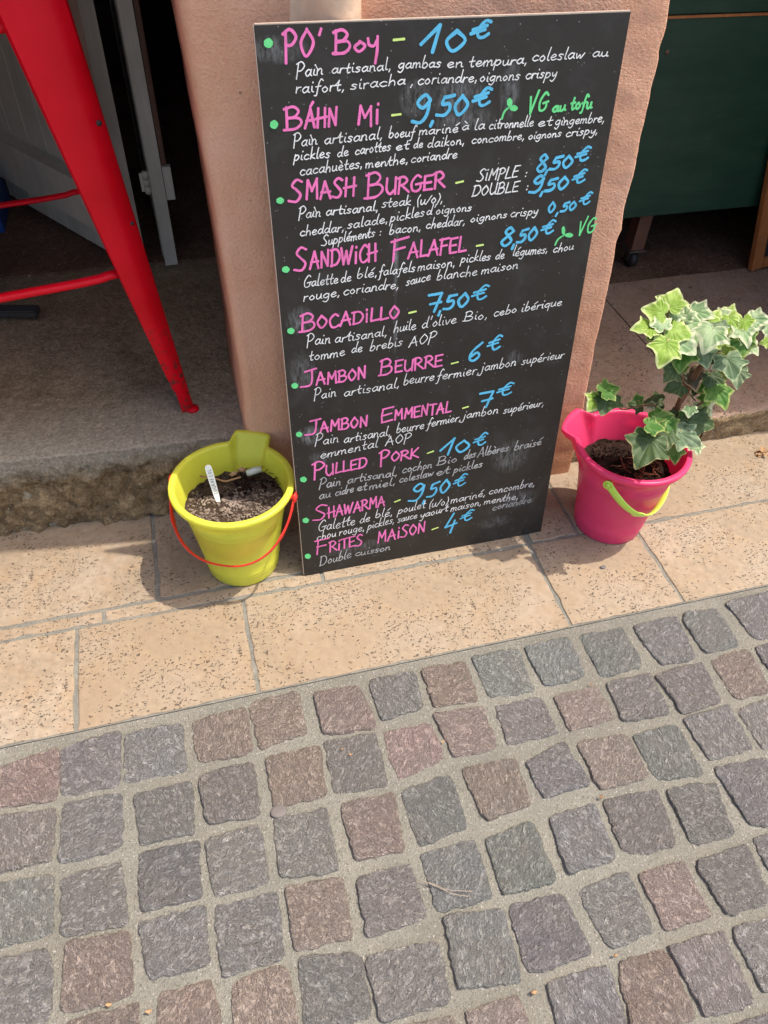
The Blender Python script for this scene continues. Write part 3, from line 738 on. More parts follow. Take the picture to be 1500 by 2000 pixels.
# ================================================================== GREEN CART, FRAMED BOARD (right doorway)
gc = empty('wooden_cart', (1.4, 1.05, .09)); tag(gc, 'dark green wooden cart on casters inside the right doorway', 'cart')
under(box('board', (1.10, 1.00, .294), (2.30, 1.018, .858), M['green_paint'], None, .003), gc)
under(box('board', (1.10, 1.003, .866), (2.30, 1.021, 1.25), M['green_paint'], None, .003), gc)
under(box('trim_strip', (1.10, .996, .8588), (2.30, 1.002, .8652), M['frame_wood']), gc)
under(box('side_panel', (1.10, 1.0195, .294), (1.12, 1.60, 1.25), M['green_paint'], None, .002), gc)
under(box('bottom_panel', (1.122, 1.0195, .296), (2.29, 1.60, .315), M['green_paint']), gc)
for x, y in ((1.345, 1.03), (2.2, 1.03), (1.345, 1.55), (2.2, 1.55)):
    lg = box('leg', (x, y, .158), (x+.048, y+.05, .293), M['brown_wood'], None, .002); under(lg, gc)
    pt = box('caster_plate', (x-.006, y-.006, .153), (x+.054, y+.056, .1575), M['steel']); under(pt, gc)
    wv = tube('caster_wheel', [(x+.014, y+.025, .118), (x+.036, y+.025, .118)], .0285, M['rubber'], None, 20); under(wv, gc)
    for sx in (.006, .040):
        fk = mesh('caster_fork', [Vector(p) for p in ((x+sx, y+.005, .152), (x+sx+.003, y+.005, .152), (x+sx+.003, y+.045, .152), (x+sx, y+.045, .152), (x+sx, y+.018, .112), (x+sx+.003, y+.018, .112), (x+sx+.003, y+.032, .112), (x+sx, y+.032, .112))],
                  [(0, 1, 2, 3), (4, 7, 6, 5), (0, 4, 5, 1), (1, 5, 6, 2), (2, 6, 7, 3), (3, 7, 4, 0)], M['steel']); under(fk, gc)
sp = gy(1303, 102, .999); under(tube('screw', [(sp.x, .9995, sp.z), (sp.x, .9975, sp.z)], .007, M['rust'], None, 12), gc)
# framed chalk board leaning back
fb = empty('framed_chalkboard', (1.78, .935, .092)); tag(fb, 'chalkboard in an orange wooden frame leaning at the right edge of the doorway', 'sign')
upv = Vector((-.155, .11, 1)).normalized(); xv = Vector((1, .02, 0)); xv = (xv-upv*xv.dot(upv)).normalized(); nv = xv.cross(upv).normalized()
o0 = gz(1463, 528, .0945)
def fbx(name, x0, x1, h0, h1, n0, n1, mat, bev=.002):
    c = o0 + xv*(x0+x1)/2 + upv*(h0+h1)/2 + nv*(n0+n1)/2
    return under(obox(name, c, xv, upv, nv, ((x1-x0)/2, (h1-h0)/2, (n1-n0)/2), mat, None, bev), fb)
fbx('frame_outer', 0, .011, .0, .50, -.01, .014, M['frame_wood']); fbx('frame_stile', .0115, .044, .0, .50, -.01, .010, M['frame_wood'])
fbx('frame_rail', .0445, .5, .0, .036, -.01, .0095, M['frame_wood']); fbx('frame_rail', .0445, .5, .464, .50, -.01, .0095, M['frame_wood'])
fbx('frame_stile', .5005, .54, .0, .50, -.01, .010, M['frame_wood']); fbx('slate', .0447, .4997, .0365, .4635, -.008, .002, M['slate'], 0)
box_w = gy(1500, 420, .9)

# ================================================================== MENU BOARD
BYAW, LEAN, BW, BH, BT = .0059, .1192, .600, 1.0914, .0075
bu = Vector((math.cos(BYAW), math.sin(BYAW), 0)); bn0 = Vector((-math.sin(BYAW), math.cos(BYAW), 0))
bv = (bn0*math.sin(LEAN) + Vector((0, 0, 1))*math.cos(LEAN)).normalized(); bn = bu.cross(bv).normalized()   # bn faces the street
if bn.y > 0: bn = -bn
BO = Vector((0, 0, .0012))
board = empty('menu_board', BO); tag(board, 'large black handwritten sandwich menu board leaning against the pillar', 'sign')
board.matrix_world = Matrix(((bu.x, -bn.x, bv.x, BO.x), (bu.y, -bn.y, bv.y, BO.y), (bu.z, -bn.z, bv.z, BO.z), (0, 0, 0, 1)))
# local axes: X along the board, Z up it, Y into it
box('panel', (0, 0, 0), (BW, BT, BH), M['board'], board, .0006, 1)
box('top_edge', (0.001, .0008, BH+.0002), (BW-.001, BT-.0008, BH+.0016), M['board_edge'], board)
box('side_edge', (-.0012, .0008, .002), (-.0002, BT-.0008, BH), M['board_edge'], board)
def bmap(px, py):
    d = ray(px, py); t = (BO-CAM).dot(bn)/d.dot(bn); p = CAM + d*t - BO
    return p.dot(bu), p.dot(bv)

GL = {}
def gdef(s):
    for line in s.strip().split('\n'):
        k, w, st = line.split(' ', 2)
        GL[k] = (float(w), [[tuple(map(float, p.split(','))) for p in q.split()] for q in st.split('|')])
gdef('''a .46 .36,.42 .2,.5 .03,.24 .16,0 .34,.18 .38,.48|.38,.48 .38,.1 .47,.02
b .46 .1,1 .06,.5 .06,.05|.06,.3 .24,.5 .4,.27 .24,0 .06,.06
c .42 .38,.42 .2,.5 .03,.24 .18,0 .4,.08
d .48 .34,.38 .18,.5 .02,.22 .17,0 .36,.2|.42,1.0 .38,.5 .39,.08 .48,.02
e .42 .04,.24 .24,.26 .35,.4 .2,.5 .03,.25 .17,0 .4,.09
f .36 .42,.88 .3,1.0 .2,.7 .17,.1 .13,-.3 .02,-.34|.04,.44 .34,.5
g .46 .36,.42 .2,.5 .03,.25 .17,.02 .36,.2|.38,.48 .38,-.1 .24,-.4 .04,-.28
h .44 .08,1 .05,.0|.05,.25 .22,.5 .34,.34 .36,.0
i .2 .08,.48 .08,.1 .18,.02|.10,.74 .115,.78
j .24 .14,.48 .14,-.15 .02,-.4 -.12,-.3|.16,.72 .17,.76
k .42 .08,1 .05,0|.34,.5 .1,.22 .4,.0
l .2 .1,1 .06,.4 .09,.06 .2,.04
m .62 .04,.48 .05,.0|.05,.28 .18,.5 .27,.36 .28,0|.28,.28 .42,.5 .51,.36 .52,.06 .6,.03
n .44 .04,.48 .05,.0|.05,.28 .2,.5 .32,.36 .33,.06 .42,.03
o .42 .2,.5 .03,.25 .19,0 .36,.24 .2,.5
p .46 .08,.52 .04,-.42|.06,.32 .24,.5 .4,.28 .24,.0 .06,.08
q .46 .36,.42 .2,.5 .03,.25 .17,.02 .36,.2|.38,.5 .37,-.42
r .32 .05,.48 .05,.0|.05,.26 .16,.46 .3,.46
s .36 .32,.42 .18,.5 .06,.38 .28,.18 .18,.0 .02,.06
t .32 .16,.85 .12,.3 .18,.02 .3,.06|.0,.5 .3,.54
u .44 .04,.48 .05,.12 .16,0 .3,.16 .34,.48|.34,.48 .35,.08 .44,.03
v .4 .02,.48 .17,.02 .36,.5
w .6 .03,.48 .12,.02 .28,.38 .36,.02 .56,.5
x .42 .04,.48 .36,.0|.36,.5 .03,.0
y .42 .04,.48 .08,.2 .2,.12 .34,.3|.38,.5 .34,0 .2,-.4 .02,-.3
z .4 .04,.46 .36,.46 .04,.02 .38,.04
A .66 .0,.0 .3,1|.3,1 .58,.0|.08,.38 .56,.4
B .62 .08,1 .06,0|.0,.94 .3,1.02 .48,.8 .34,.56 .1,.52|.1,.52 .46,.5 .56,.26 .36,.02 -.04,.02
C .6 .55,.86 .34,1 .06,.6 .14,.1 .38,0 .6,.14
D .66 .08,1 .06,0|-.02,.96 .4,.96 .6,.55 .42,.1 .02,.0
E .54 .1,.96 .06,.5 .08,.04|.08,.97 .52,1|.07,.5 .44,.54|.06,.02 .5,.04
F .54 .1,1 .06,0|-.02,.94 .54,1|.06,.52 .42,.56
G .66 .55,.86 .34,1 .06,.6 .14,.1 .38,0 .56,.16 .56,.44|.32,.42 .66,.48
H .62 .08,1 .06,0|.52,1 .5,0|-.04,.46 .62,.54
I .26 .12,1 .12,0
J .56 .12,.94 .58,1|.4,.98 .38,.3 .26,.04 -.1,.04
K .58 .08,1 .06,0|.54,1 .1,.44|.1,.44 .6,.02
L .5 .1,1 .06,.04|.06,.02 .5,.06
M .74 .06,.0 .12,.96|.12,.96 .34,.4|.34,.4 .6,1|.6,1 .64,.0
N .66 .08,.0 .1,.96|.1,.96 .5,.06|.5,.06 .54,1.04
O .62 .3,.98 .05,.5 .28,.02 .57,.5 .3,.98
P .58 .1,.98 .08,-.14|-.02,.9 .28,1.04 .52,.78 .34,.5 .1,.48
R .62 .08,1 .06,0|-.02,.94 .3,1.02 .5,.76 .3,.54 .1,.5|.2,.52 .62,.04
S .58 .52,.9 .3,1.02 .1,.78 .28,.54 .46,.28 .28,.0 -.04,.06
T .56 .28,.96 .26,0|.0,.96 .56,1
U .62 .06,1 .06,.3 .26,0 .5,.24|.54,1 .54,.0
V .6 .02,.9 .18,-.04|.18,-.04 .5,1.16
W .84 .04,1 .16,.04|.16,.04 .38,.8|.38,.8 .5,.04|.5,.04 .8,1.04
Y .5 .04,.7 .1,.45 .3,.4 .42,.6|.46,.75 .44,.2 .38,-.35
0 .62 .3,.98 .05,.5 .28,.02 .57,.5 .3,.98
1 .44 .0,.28 .34,1.02|.34,1.02 .28,.0
4 .6 .3,1.05 .04,.32|.04,.32 .56,.42|.44,.62 .38,-.1
5 .56 .54,1.0 .18,.92|.18,.92 .12,.58 .4,.6 .46,.3 .28,.04 -.02,.06
6 .54 .46,.98 .14,.6 .08,.2 .28,.02 .48,.24 .34,.46 .12,.3
7 .54 .0,.96 .52,1.0|.52,1.0 .38,.0|.14,.44 .56,.52
8 .54 .44,.8 .28,1.02 .12,.8 .3,.54 .46,.24 .26,.0 .06,.24 .26,.54 .44,.8
9 .54 .46,.84 .28,1.02 .1,.74 .28,.54 .46,.8|.46,.84 .44,.3 .26,.0 .0,.06
€ .8 .80,.94 .56,1.06 .28,.62 .34,.10 .56,.0 .80,.16|-.04,.38 .60,.50|.02,.62 .66,.74
, .2 .1,.08 .06,-.16
: .24 .12,.42 .125,.46|.12,.08 .125,.12
' .2 .12,1.0 .06,.74
( .26 .24,.94 .08,.5 .2,-.14
) .26 .04,.94 .2,.5 .06,-.14
/ .34 .34,.8 .0,-.02
- .5 .02,.42 .5,.46''')
def acc(k, base, mark):
    w, st = GL[base]; GL[k] = (w, [list(s) for s in st] + [mark])
acc('é', 'e', [(.18, .66), (.38, .86)]); acc('è', 'e', [(.08, .86), (.26, .66)]); acc('à', 'a', [(.08, .88), (.26, .68)])
acc('Á', 'A', [(.3, 1.14), (.46, 1.36)])
GL['i^'] = GL['i']; GL['İ'] = (.26, [[(.12, .66), (.12, 0.)], [(.13, .92), (.14, .97)]])
_lay = [0]
def ribbon(pts, hw, V, Fc):
    n = len(pts)
    if n < 2: return
    _lay[0] = (_lay[0]+1) % 37; off = -.00035 - _lay[0]*.000012
    # resample tangents
    L = []; Rr = []; base = len(V)
    cap0 = []; 
    for i, p in enumerate(pts):
        a = pts[max(0, i-1)]; b = pts[min(n-1, i+1)]; t = (b-a)
        if t.length < 1e-9: t = Vector((1, 0))
        t.normalize(); nn = Vector((-t.y, t.x)); w_ = hw*(.93+.24*nz(p.x, p.y, _lay[0], 90)+.10*nz(p.x, p.y, _lay[0], 400))
        o = off - i*.0000012
        V.append((p.x+nn.x*w_, o, p.y+nn.y*w_)); V.append((p.x-nn.x*w_, o, p.y-nn.y*w_))
    for i in range(n-1): a = base+2*i; Fc.append((a, a+1, a+3, a+2))
    for i, sgn in ((0, -1), (n-1, 1)):
        a = pts[max(0, i-1)]; b = pts[min(n-1, i+1)]; t = (b-a)
        if t.length < 1e-9: continue
        t.normalize(); nn = Vector((-t.y, t.x)); p = pts[i]; k0 = len(V); o = off - i*.0000012
        m_ = 6
        for k in range(m_+1):
            an = -math.pi/2+math.pi*k/m_
            q = p + t*sgn*math.cos(an)*hw + nn*math.sin(an)*hw; V.append((q.x, o, q.y))
        Fc.append(tuple(range(k0, k0+m_+1)) if sgn > 0 else tuple(range(k0, k0+m_+1))[::-1])
rw = random.Random(3)
def word(txt, x0, y0, x1, y1, h, hw, V, Fc, slant=.10, fade=0.):
    u0, v0 = bmap(x0, y0); u1_, v1_ = bmap(x1, y1); uh, vh = bmap(x0, y0-h); H = vh-v0
    tot = sum(GL[c][0] for c in txt)*1.0 + .06*(len(txt)-1); W = math.hypot(u1_-u0, v1_-v0); e = Vector((u1_-u0, v1_-v0)).normalized()
    sx = W/tot; x = 0; low = txt[-1].islower() or txt[-2:-1].islower(); prev = None; joins = []
    for ci, c in enumerate(txt):
        w_, st = GL[c]; jy = rw.uniform(-.035, .035); js = rw.uniform(.94, 1.06); jr = rw.uniform(-.04, .04)
        for s in st:
            P = []
            for a, b in s:
                a2 = a + rw.uniform(-.012, .012); bb = (b*.88 if b < .5 else .44+(b-.5)*1.12) if low else b; b2 = bb*js + jy + rw.uniform(-.014, .014)
                q = Vector((u0, v0)) + e*((x+a2)*sx + (b2*(slant+jr))*H) + Vector((0, 1))*(b2*H)
                P.append(q)
            if s is st[0]: first = P[0]
            P = [Vector((p.x, p.y, 0)) for p in P]
            P = [Vector((p.x, p.y)) for p in catmull(P, 5)]
            ribbon(P, hw, V, Fc)
        if low and prev is not None and c in 'imnruwpt' and rw.random() < .55:
            mdl = (prev+first)/2 - Vector((0, .05*H)); ribbon([prev, mdl, first], hw*.8, V, Fc)
        prev = P[-1] if (c in 'aehilmntucdr') else None
        x += w_ + .06
def line(name, mat, hw, words, slant=.10, label=None):
    V = []; Fc = []
    for wd in words: word(*wd, hw, V, Fc, slant)
    me = bpy.data.meshes.new(name); me.from_pydata(V, [], Fc)
    o = link(name, me, M[mat], board)
    if label: o['label'] = label
    return o
HD, PR, BD = .0026, .0024, .00092
H_ = lambda *w: line('menu_heading', 'ink_pink', HD*w[0][4]/50*1.12 if False else HD, list(w), .04)
def heading(hw, *w): line('menu_heading', 'ink_pink', hw*.84, list(w), .04)
def price(hw, *w): line('menu_price', 'ink_blue', hw, list(w), .16)
def body(*w, mat='ink_white', hw=BD):
    w = [(a, b, c, d, e, f*.86) for a, b, c, d, e, f in w]
    line('menu_text', mat, hw*(1 if hw == BD else .8), list(w), .20)
def dash(x0, y0, x1, y1):
    V = []; Fc = []; a = bmap(x0, y0); b = bmap(x1, y1); ribbon([Vector(a), (Vector(a)+Vector(b))/2, Vector(b)], .0019, V, Fc)
    me = bpy.data.meshes.new('dash_mark'); me.from_pydata(V, [], Fc); link('dash_mark', me, M['ink_lime'], board)
heading(.0027, ('PO', 555, 114, 614, 111, 54), ("'", 620, 100, 632, 99, 40)); heading(.0027, ('B', 652, 104, 686, 101, 47), ('o', 690, 101, 716, 98, 46), ('Y', 716, 108, 739, 105, 46))
price(0.00282, ('1', 820, 100, 858, 102, 50), ('0', 864, 101, 908, 99, 41)); price(0.00249, ('€', 919, 77, 953, 71, 31))
body(('Pain', 577, 150, 630, 146, 33), ('artisanal,', 647, 144, 764, 136, 27), ('gambas', 777, 134, 860, 131, 27), ('en', 872, 132, 904, 130, 26), ('tempura,', 915, 131, 1030, 124, 27), ('coleslaw', 1038, 120, 1140, 113, 28), ('au', 1156, 111, 1187, 109, 24))
body(('raifort,', 577, 182, 673, 177, 29), ('siracha', 684, 174, 791, 165, 27), (',', 798, 168, 810, 167, 26), ('coriandre,', 815, 165, 932, 159, 28), ('oignons', 936, 160, 1014, 155, 25), ('crispy', 1025, 155, 1086, 150, 27))
heading(.0026, ('B', 557, 254, 592, 250, 46), ('ÁHN', 596, 250, 660, 245, 36)); heading(.0026, ('M', 698, 243, 728, 247, 38), ('İ', 730, 240, 742, 239, 38))
price(0.00282, ('9', 804, 239, 838, 236, 50), (',', 838, 240, 850, 239, 34), ('50', 853, 228, 912, 223, 37)); price(0.00249, ('€', 923, 208, 955, 203, 30))
body(('Pain', 572, 286, 619, 282, 30), ('artisanal,', 633, 281, 747, 271, 27), ('boeuf', 758, 270, 809, 266, 26), ('mariné', 817, 264, 894, 258, 24), ('à', 901, 255, 915, 253, 22), ('la', 925, 254, 946, 252, 25), ('citronnelle', 954, 252, 1041, 246, 25), ('et', 1049, 248, 1078, 244, 24), ('gingembre,', 1083, 245, 1180, 238, 24))
body(('pickles', 573, 314, 644, 307, 26), ('de', 658, 306, 680, 304, 25), ('carottes', 693, 302, 762, 294, 25), ('et', 772, 294, 798, 291, 24), ('de', 807, 290, 825, 288, 22), ('daikon,', 834, 288, 907, 281, 24), ('concombre,', 920, 280, 1024, 272, 23), ('oignons', 1031, 272, 1095, 266, 20), ('crispy,', 1104, 267, 1167, 261, 22))
body(('cacahuètes,', 585, 343, 708, 327, 27), ('menthe,', 713, 328, 797, 319, 24), ('coriandre', 802, 317, 892, 308, 24))
heading(.0026, ('S', 566, 396, 592, 393, 44), ('MASH', 597, 390, 694, 381, 36)); heading(.0026, ('B', 714, 387, 750, 381, 46), ('URGER', 752, 380, 868, 366, 30))
body(('SİMPLE', 931, 354, 1010, 346, 25), (':', 1021, 346, 1031, 345, 22), hw=.0014); body(('DOUBLE', 921, 384, 1011, 374, 24), (':', 1023, 372, 1033, 371, 22), hw=.0014)
price(0.00260, ('8', 1045, 336, 1066, 334, 33), (',', 1063, 337, 1072, 336, 28), ('50', 1073, 332, 1116, 328, 25)); price(0.00215, ('€', 1122, 316, 1147, 312, 24))
price(0.00260, ('9', 1033, 378, 1058, 374, 31), (',', 1053, 379, 1062, 378, 26), ('50', 1064, 374, 1108, 368, 24)); price(0.00215, ('€', 1117, 359, 1140, 354, 22))
body(('Pain', 582, 428, 626, 422, 28), ('artisanal,', 636, 421, 739, 411, 24), ('steak', 745, 406, 802, 400, 24), ('(u/o),', 812, 401, 865, 394, 23))
body(('cheddar,', 585, 461, 672, 451, 24), ('salade,', 678, 446, 758, 435, 23), ('pickles', 761, 433, 828, 422, 24), ("d'oignons", 832, 420, 920, 411, 22))
body(('Suppléments', 628, 480, 731, 462, 24), (':', 738, 461, 746, 460, 22), ('bacon,', 759, 458, 822, 450, 23), ('cheddar,', 831, 447, 908, 438, 23), ('oignons', 918, 434, 989, 425, 20), ('crispy', 996, 424, 1049, 418, 22))
price(0.00226, ('0', 1068, 417, 1082, 415, 20), (',', 1084, 418, 1092, 417, 22), ('50', 1095, 413, 1123, 409, 16)); price(0.00192, ('€', 1130, 401, 1150, 397, 20))
heading(.0026, ('S', 577, 529, 602, 525, 42), ('ANDWİCH', 605, 525, 736, 509, 32)); heading(.0026, ('F', 765, 512, 796, 505, 42), ('ALAFEL', 797, 505, 909, 491, 30))
price(0.00271, ('8', 975, 480, 1000, 477, 34), (',', 998, 482, 1006, 481, 30), ('50', 1010, 474, 1047, 468, 26)); price(0.00215, ('€', 1056, 458, 1079, 454, 22))
body(('Galette', 592, 562, 660, 552, 26), ('de', 665, 552, 685, 549, 24), ('blé,', 696, 544, 737, 539, 24), ('falafels', 739, 539, 810, 529, 24), ('maison,', 815, 529, 889, 519, 22), ('pickles', 899, 513, 957, 507, 23), ('de', 967, 506, 984, 504, 23), ('légumes,', 1000, 500, 1069, 493, 23), ('chou', 1079, 493, 1119, 487, 20))
body(('rouge,', 592, 588, 664, 578, 24), ('coriandre,', 670, 576, 779, 562, 24), ('sauce', 792, 558, 840, 547, 23), ('blanche', 852, 547, 931, 537, 24), ('maison', 939, 535, 1011, 524, 22))
heading(.0026, ('B', 587, 648, 617, 643, 34), ('OCADİLLO', 619, 643, 780, 620, 25))
price(0.00282, ('7', 830, 610, 856, 607, 33), (',', 855, 611, 863, 610, 30), ('50', 867, 604, 913, 599, 28)); price(0.00226, ('€', 921, 587, 948, 582, 25))
body(('Pain', 598, 676, 645, 669, 27), ('artisanal,', 653, 670, 756, 655, 24), ('huile', 768, 650, 812, 642, 25), ("d'olive", 823, 642, 890, 631, 24), ('Bio,', 905, 627, 952, 621, 22), ('cebo', 963, 618, 1008, 610, 22), ('ibérique', 1017, 609, 1096, 596, 21))
body(('tomme', 603, 705, 673, 694, 24), ('de', 686, 690, 707, 686, 24), ('brebis', 721, 686, 785, 674, 24), ('AOP', 798, 678, 850, 667, 23))
heading(.0025, ('J', 592, 757, 618, 752, 32), ('AMBON', 618, 752, 716, 738, 23)); heading(.0025, ('B', 741, 733, 767, 728, 30), ('EURRE', 770, 728, 864, 714, 22))
price(0.00282, ('6', 911, 708, 936, 702, 33)); price(0.00226, ('€', 951, 686, 975, 681, 24))
body(('Pain', 612, 780, 656, 774, 25), ('artisanal,', 671, 774, 780, 756, 23), ('beurre', 787, 752, 847, 742, 24), ('fermier,', 852, 743, 936, 729, 23), ('jambon', 938, 726, 1007, 713, 23), ('supérieur', 1018, 712, 1100, 699, 21))
heading(.0025, ('J', 600, 850, 624, 846, 29), ('AMBON', 625, 845, 719, 831, 21)); heading(.0025, ('E', 742, 826, 768, 820, 27), ('MMENTAL', 770, 820, 880, 805, 20))
price(0.00271, ('7', 931, 798, 957, 794, 30)); price(0.00226, ('€', 970, 774, 997, 769, 21))
body(('Pain', 614, 869, 661, 864, 25), ('artisanal,', 671, 865, 763, 849, 22), ('beurre', 773, 846, 827, 837, 22), ('fermier,', 833, 835, 900, 821, 21), ('jambon', 903, 818, 972, 807, 21), ('supérieur,', 982, 808, 1062, 792, 19))
body(('emmental', 625, 896, 737, 873, 22), ('AOP', 752, 871, 802, 862, 20))
heading(.0025, ('P', 611, 934, 636, 929, 28), ('ULLED', 636, 929, 717, 912, 20)); heading(.0025, ('P', 741, 908, 762, 902, 27), ('ORK', 763, 902, 816, 893, 19))
price(0.00271, ('1', 858, 889, 884, 888, 31), ('0', 885, 886, 916, 882, 24)); price(0.00226, ('€', 924, 871, 947, 866, 20))
body(('Pain', 622, 954, 665, 948, 23), ('artisanal,', 678, 944, 776, 928, 20), ('cochon', 785, 924, 843, 913, 20), ('Bio', 853, 909, 892, 902, 19), ('des', 905, 898, 928, 891, 18), ('Albères', 932, 893, 992, 880, 20), ('braisé', 1003, 880, 1056, 868, 19), mat='ink_faint', hw=.0015)
body(('au', 623, 975, 645, 970, 20), ('cidre', 654, 969, 690, 960, 20), ('et', 697, 959, 716, 956, 19), ('miel,', 720, 957, 772, 946, 19), ('coleslaw', 779, 943, 846, 929, 19), ('et', 851, 929, 877, 924, 19), ('pickles', 885, 923, 941, 911, 18), mat='ink_faint', hw=.0015)
heading(.0024, ('S', 613, 1017, 640, 1011, 28), ('HAWARMA', 641, 1011, 752, 987, 20))
price(0.00271, ('9', 798, 979, 826, 973, 30), (',', 824, 981, 831, 980, 26), ('50', 834, 972, 876, 961, 24)); price(0.00215, ('€', 885, 952, 907, 946, 19))
body(('Galette', 620, 1038, 693, 1024, 24), ('de', 702, 1022, 722, 1017, 20), ('blé,', 732, 1012, 767, 1006, 20), ('poulet', 776, 1004, 830, 991, 20), ('(u/o)', 836, 992, 875, 984, 19), ('mariné,', 879, 984, 948, 968, 18), ('concombre,', 954, 966, 1044, 949, 18))
body(('chou', 618, 1056, 656, 1047, 19), ('rouge,', 662, 1046, 712, 1035, 19), ('pickles,', 717, 1034, 770, 1021, 19), ('sauce', 776, 1021, 814, 1011, 17), ('yaourt', 820, 1012, 874, 998, 18), ('maison,', 879, 999, 940, 986, 17), ('menthe,', 944, 986, 1012, 974, 17))
body(('coriandre', 961, 997, 1037, 980, 17), mat='ink_faint', hw=.0014)
heading(.0024, ('F', 616, 1083, 642, 1078, 27), ('RİTES', 643, 1078, 709, 1063, 20)); heading(.0024, ('MAİSON', 737, 1061, 831, 1038, 21))
price(0.00271, ('4', 865, 1040, 889, 1034, 30)); price(0.00215, ('€', 898, 1020, 920, 1014, 18))
body(('Double', 624, 1105, 685, 1089, 21), ('cuisson', 693, 1086, 762, 1074, 17), mat='ink_faint', hw=.0015)
for d in ((769, 78, 789, 76), (766, 225, 782, 223), (891, 357, 904, 354), (931, 480, 943, 478), (799, 611, 812, 608), (882, 710, 894, 707), (904, 797, 914, 794), (835, 885, 846, 881), (771, 980, 781, 976), (844, 1034, 855, 1030)): dash(*d)
line('vegetarian_note', 'ink_green', .0020, [('VG', 1030, 222, 1067, 214, 36), ('au', 1078, 219, 1104, 214, 22), ('tofu', 1113, 214, 1155, 210, 26)], .1)
line('vegetarian_note', 'ink_green', .0018, [('VG', 1127, 460, 1161, 451, 27)], .1)
def blob(name, pts, mat):
    q = [bmap(*p) for p in pts]; n = len(q); cu = sum(a for a, b in q)/n; cv = sum(b for a, b in q)/n
    me = bpy.data.meshes.new(name); me.from_pydata([(cu, -.0009, cv)] + [(a, -.0009, b) for a, b in q], [], [(0, 1+i, 1+(i+1) % n) for i in range(n)])
    return link(name, me, M[mat], board)
def circ(cx, cy, rx, ry, n=16, a0=0.): return [(cx+rx*math.cos(2*math.pi*k/n+a0)*(1+.06*math.sin(3*k)), cy+ry*math.sin(2*math.pi*k/n+a0)*(1+.06*math.cos(2*k))) for k in range(n)][::-1]
for x, y, r in ((524, 84, 9), (535, 243, 8), (547, 391.5, 7.6), (558, 526, 7.6), (568, 646, 7.2), (575.5, 753, 6.6), (584, 848, 6.2), (592.5, 936, 6.5), (597, 1016, 6.2), (601, 1086, 6)):
    blob('bullet_dot', circ(x, y, r, r*1.08 if y < 300 else r*.85), 'ink_green')
for (l1, l2, s) in ((((995, 200), 5.5, 9), ((1003, 211), 8, 6), [(980, 232), (985, 218), (998, 206)]), (((1100, 450), 3.6, 8.5), ((1111, 459), 8, 4.5), [(1084, 478), (1090, 467), (1103, 458)])):
    blob('leaf_doodle', circ(*l1[0], l1[1], l1[2]) if len(l1) == 3 else circ(l1[0][0], l1[0][1], 5, 8), 'ink_green'); blob('leaf_doodle', circ(*l2[0], l2[1], l2[2]), 'ink_green')
    V = []; Fc = []; ribbon([Vector(bmap(*p)) for p in catmull([(a, b, 0) for a, b in s], 4) for p in [(p[0], p[1])]], .0017, V, Fc)
    me = bpy.data.meshes.new('leaf_doodle_stalk'); me.from_pydata(V, [], Fc); link('leaf_doodle_stalk', me, M['ink_green'], board)

# ================================================================== BUCKETS
def bucket_mesh(root, sp0, sp1, mat, soft=7., lift=.004):
    prof = [(0, .006), (.070, .0055), (.076, 0), (.0815, .0005), (.083, .004), (.0845, .018), (.0863, .030), (.0868, .0315), (.0863, .033), (.0871, .038), (.0876, .0395), (.0872, .041), (.0905, .07), (.0965, .11),
            (.1025, .15), (.1062, .174), (.1070, .1755), (.1066, .177), (.1076, .182), (.1084, .1835), (.1079, .185), (.1088, .189), (.1096, .1905), (.1090, .192), (.1125, .212), (.1168, .238), (.1275, .2385), (.1305, .2405), (.1330, .2465), (.1337, .2520), (.1325, .2560), (.1300, .2572),
            (.1225, .2572), (.1205, .2560), (.1192, .2500), (.1165, .238), (.1105, .212), (.104, .18), (.096, .13), (.089, .08), (.0815, .012), (.06, .0085), (0, .0085)]
    Nn = 144; v = []; f = []
    for (r, z) in prof:
        for k in range(Nn):
            a = 360*k/Nn
            def sm(t): t = max(0, min(1, t)); return t*t*(3-2*t)
            s = sm((a-sp0+soft)/soft)*sm((sp1+soft-a)/soft)
            q = max(0, min(1, (z-.165)/.09)); q = q**1.15
            rr = r + s*q*.034 if r > .05 else r
            v.append((rr*math.cos(R(a)), rr*math.sin(R(a)), z + (s*lift if z > .23 else 0)))
    for j in range(len(prof)-1):
        for k in range(Nn): f.append((j*Nn+k, j*Nn+(k+1) % Nn, (j+1)*Nn+(k+1) % Nn, (j+1)*Nn+k))
    o = mesh('bucket_body', v, f, mat, root, True); return o
